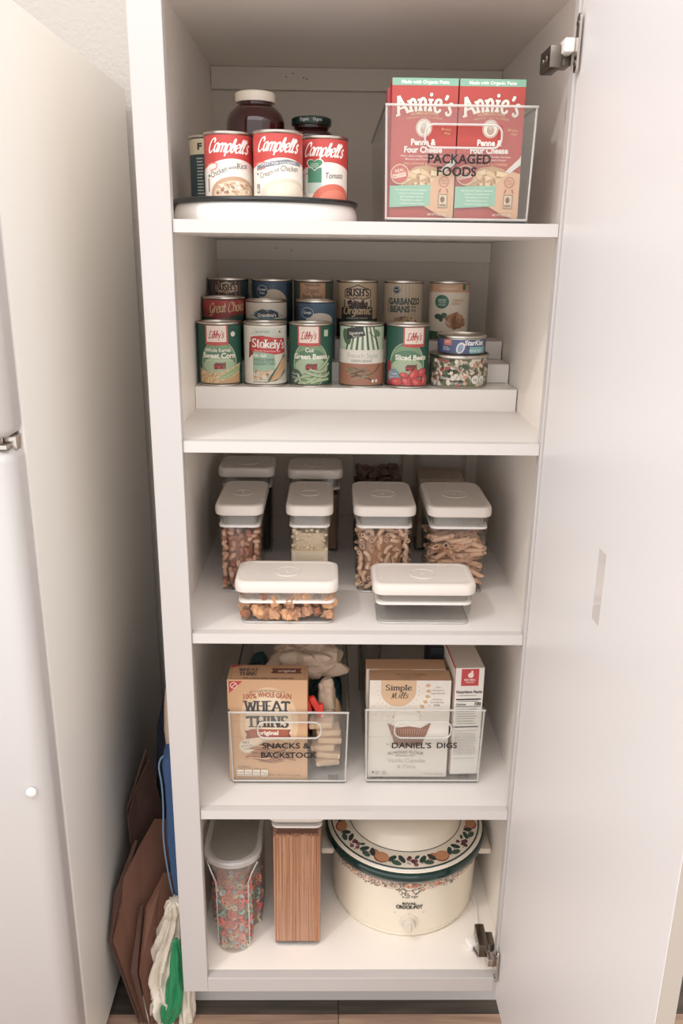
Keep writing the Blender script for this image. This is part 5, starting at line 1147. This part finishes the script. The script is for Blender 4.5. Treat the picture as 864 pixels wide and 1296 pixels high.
# ------------------------------------------------------------------ bags in the gap
def slab(pts, th=.003, side=1):
    # pts: planar-ish outline in 3D, thickened along its normal
    P3 = [Vector(p) for p in pts]; c = sum(P3, Vector())/len(P3); nrm = Vector()
    for i in range(len(P3)): nrm += (P3[i]-c).cross(P3[(i+1) % len(P3)]-c)
    nrm.normalize(); n = len(P3); q = P3+[p-nrm*th for p in P3]
    return MB().add(q, [tuple(range(n)), tuple(range(2*n-1, n-1, -1))]+[(i, (i+1) % n, (i+1) % n+n, i+n) for i in range(n)])
def brown(name, label, sheets, rootloc):
    t = thing(name, rootloc, label, 'paper bag'); 
    for nm, pts, m_, th in sheets: slab([tuple(Vector(p)-Vector(rootloc)) for p in pts], th).build(nm, M[m_], t, smooth=False)
    return t
brown('paper_bag', 'folded brown paper bag leaning nearest in the gap beside the refrigerator', [
    ('bag_panel', [(-.112, .012, .004), (-.127, .020, .120), (-.121, .075, .215), (-.092, .110, .262), (-.060, .130, .250), (-.056, .090, .004)], 'kraft', .003),
    ('folded_flap', [(-.1175, .010, .004), (-.142, .020, .125), (-.133, .08, .215), (-.128, .085, .215), (-.131, .022, .120), (-.113, .010, .004)], 'kraftd', .004)], (-.115, .05, 0))
brown('paper_bag', 'folded brown paper bag behind the nearest one, with torn top corner', [
    ('bag_panel', [(-.128, .018, .004), (-.174, .034, .178), (-.165, .075, .225), (-.164, .095, .262), (-.140, .140, .300), (-.118, .175, .330), (-.085, .20, .310), (-.080, .12, .004)], 'kraft', .003),
    ('folded_flap', [(-.134, .017, .004), (-.179, .032, .178), (-.170, .080, .240), (-.150, .15, .300), (-.153, .152, .300), (-.178, .080, .240)], 'kraftd', .003)], (-.13, .09, 0))
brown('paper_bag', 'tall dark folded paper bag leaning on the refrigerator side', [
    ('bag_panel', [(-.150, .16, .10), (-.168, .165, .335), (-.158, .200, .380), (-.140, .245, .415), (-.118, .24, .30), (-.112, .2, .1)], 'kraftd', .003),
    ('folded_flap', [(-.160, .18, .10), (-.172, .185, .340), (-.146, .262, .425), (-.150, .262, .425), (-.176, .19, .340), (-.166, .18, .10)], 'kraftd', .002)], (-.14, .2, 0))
def hang(name, label, prof, y0, y1, m_, pm, root, cat):
    # prof: list of (x_left, x_right, z) from bottom to top; softly rounded front
    t = thing(name, root, label, cat); R_ = Vector(root); rs = []
    for xl, xr, z in prof:
        cx, hw_ = (xl+xr)/2, (xr-xl)/2; rg = []
        for k in range(24):
            a_ = 2*PI*k/24; sx, sy = math.cos(a_), math.sin(a_)
            rg.append(Vector((cx+hw_*math.copysign(abs(sx)**.6, sx), (y0+y1)/2+(y1-y0)/2*math.copysign(abs(sy)**.6, sy), z))-R_)
        rs.append(rg)
    MB().loft(rs).build('bag_body', m_, t)
    if pm:
        pts = sm([(xl+.001, z) for xl, xr, z in prof], 4); MB().tube([Vector((p[0]-.0005, y0+.010, p[1]))-R_ for p in pts], .0016, 6).build('piping', pm, t)
    return t
hang('tote_bag', 'blue fabric bag with pale piping hanging against the cabinet side', [(-.0660, -.0470, .215), (-.0720, -.0460, .235), (-.0790, -.0460, .29), (-.0830, -.0460, .36), (-.0800, -.0460, .42), (-.0800, -.0460, .47), (-.0830, -.0460, .505), (-.0800, -.047, .522), (-.074, -.049, .530)], .075, .30, M['blue'], M['bluep'], (-.065, .19, .215), 'bag')
hang('cloth_bag', 'beige cloth bag above the blue bag in the gap', [(-.0830, -.0470, .515), (-.0850, -.0470, .55), (-.0820, -.0470, .60), (-.079, -.048, .624), (-.073, -.052, .632)], .12, .30, M['beige'], None, (-.066, .2, .515), 'bag')
hang('mesh_bag', 'dark navy mesh bag behind the blue bag in the gap', [(-.140, -.090, .15), (-.145, -.088, .3), (-.135, -.088, .45), (-.115, -.090, .53)], .28, .42, M['dblue'], None, (-.11, .35, .15), 'bag')
def gathered(name, label, secs, m_, seed, amp=.16, folds=9):
    # secs: (cx, cy, z, half width, half depth) bottom to top; a limp film bag with vertical folds
    rs = []; off = Vector((seed, seed*2, 0)); n = 90; S2 = []
    for a, b in zip(secs, secs[1:]):
        for k in range(6): S2.append([a[j]*(1-k/6)+b[j]*k/6 for j in range(5)])
    S2.append(secs[-1])
    for cx, cy, z, hw_, hd_ in S2:
        rg = []
        for k in range(n):
            a_ = 2*PI*k/n; f = 1+amp*math.sin(folds*a_+2.2*noise.noise(Vector((0, 0, z*9))+off)*3)+amp*1.6*noise.noise(Vector((math.cos(a_)*2, math.sin(a_)*2, z*22))+off)
            cr_ = abs((noise.noise(Vector((math.cos(a_)*3, math.sin(a_)*3, z*45))+off)))
            f += amp*cr_; rg.append(Vector((cx+hw_*math.cos(a_)*f, cy+hd_*math.sin(a_)*f, z)))
        rs.append(rg)
    o = MB().loft(rs).build(name, m_, None, angle=25); return tag(o, label, 'plastic bag')
gathered('plastic_bag', 'crumpled whitish plastic bag standing in the gap against the cabinet', [(-.094, .050, .002, .030, .040), (-.093, .052, .04, .031, .042), (-.090, .058, .09, .029, .040), (-.083, .064, .14, .024, .034), (-.0745, .066, .185, .017, .024), (-.0690, .066, .210, .013, .018), (-.0670, .064, .225, .015, .020), (-.066, .062, .240, .012, .016), (-.066, .062, .244, .006, .008)], M['film'], 3.3)
gathered('green_bag', 'shiny green plastic bag tucked beside the whitish bag', [(-.080, .012, .015, .010, .010), (-.072, .014, .04, .016, .012), (-.0640, .018, .08, .0135, .012), (-.0600, .022, .12, .011, .010), (-.0590, .026, .16, .008, .009), (-.0590, .028, .185, .005, .006), (-.059, .028, .190, .002, .002)], M['gfilm'], 7.7, .2, 5)
gathered('plastic_bag', 'whitish plastic bag end bulging under the cabinet corner', [(-.048, .030, .002, .014, .016), (-.046, .032, .03, .014, .016), (-.044, .036, .07, .012, .015), (-.043, .040, .092, .009, .012), (-.043, .040, .096, .004, .006)], M['film'], 5.1, .12, 7)
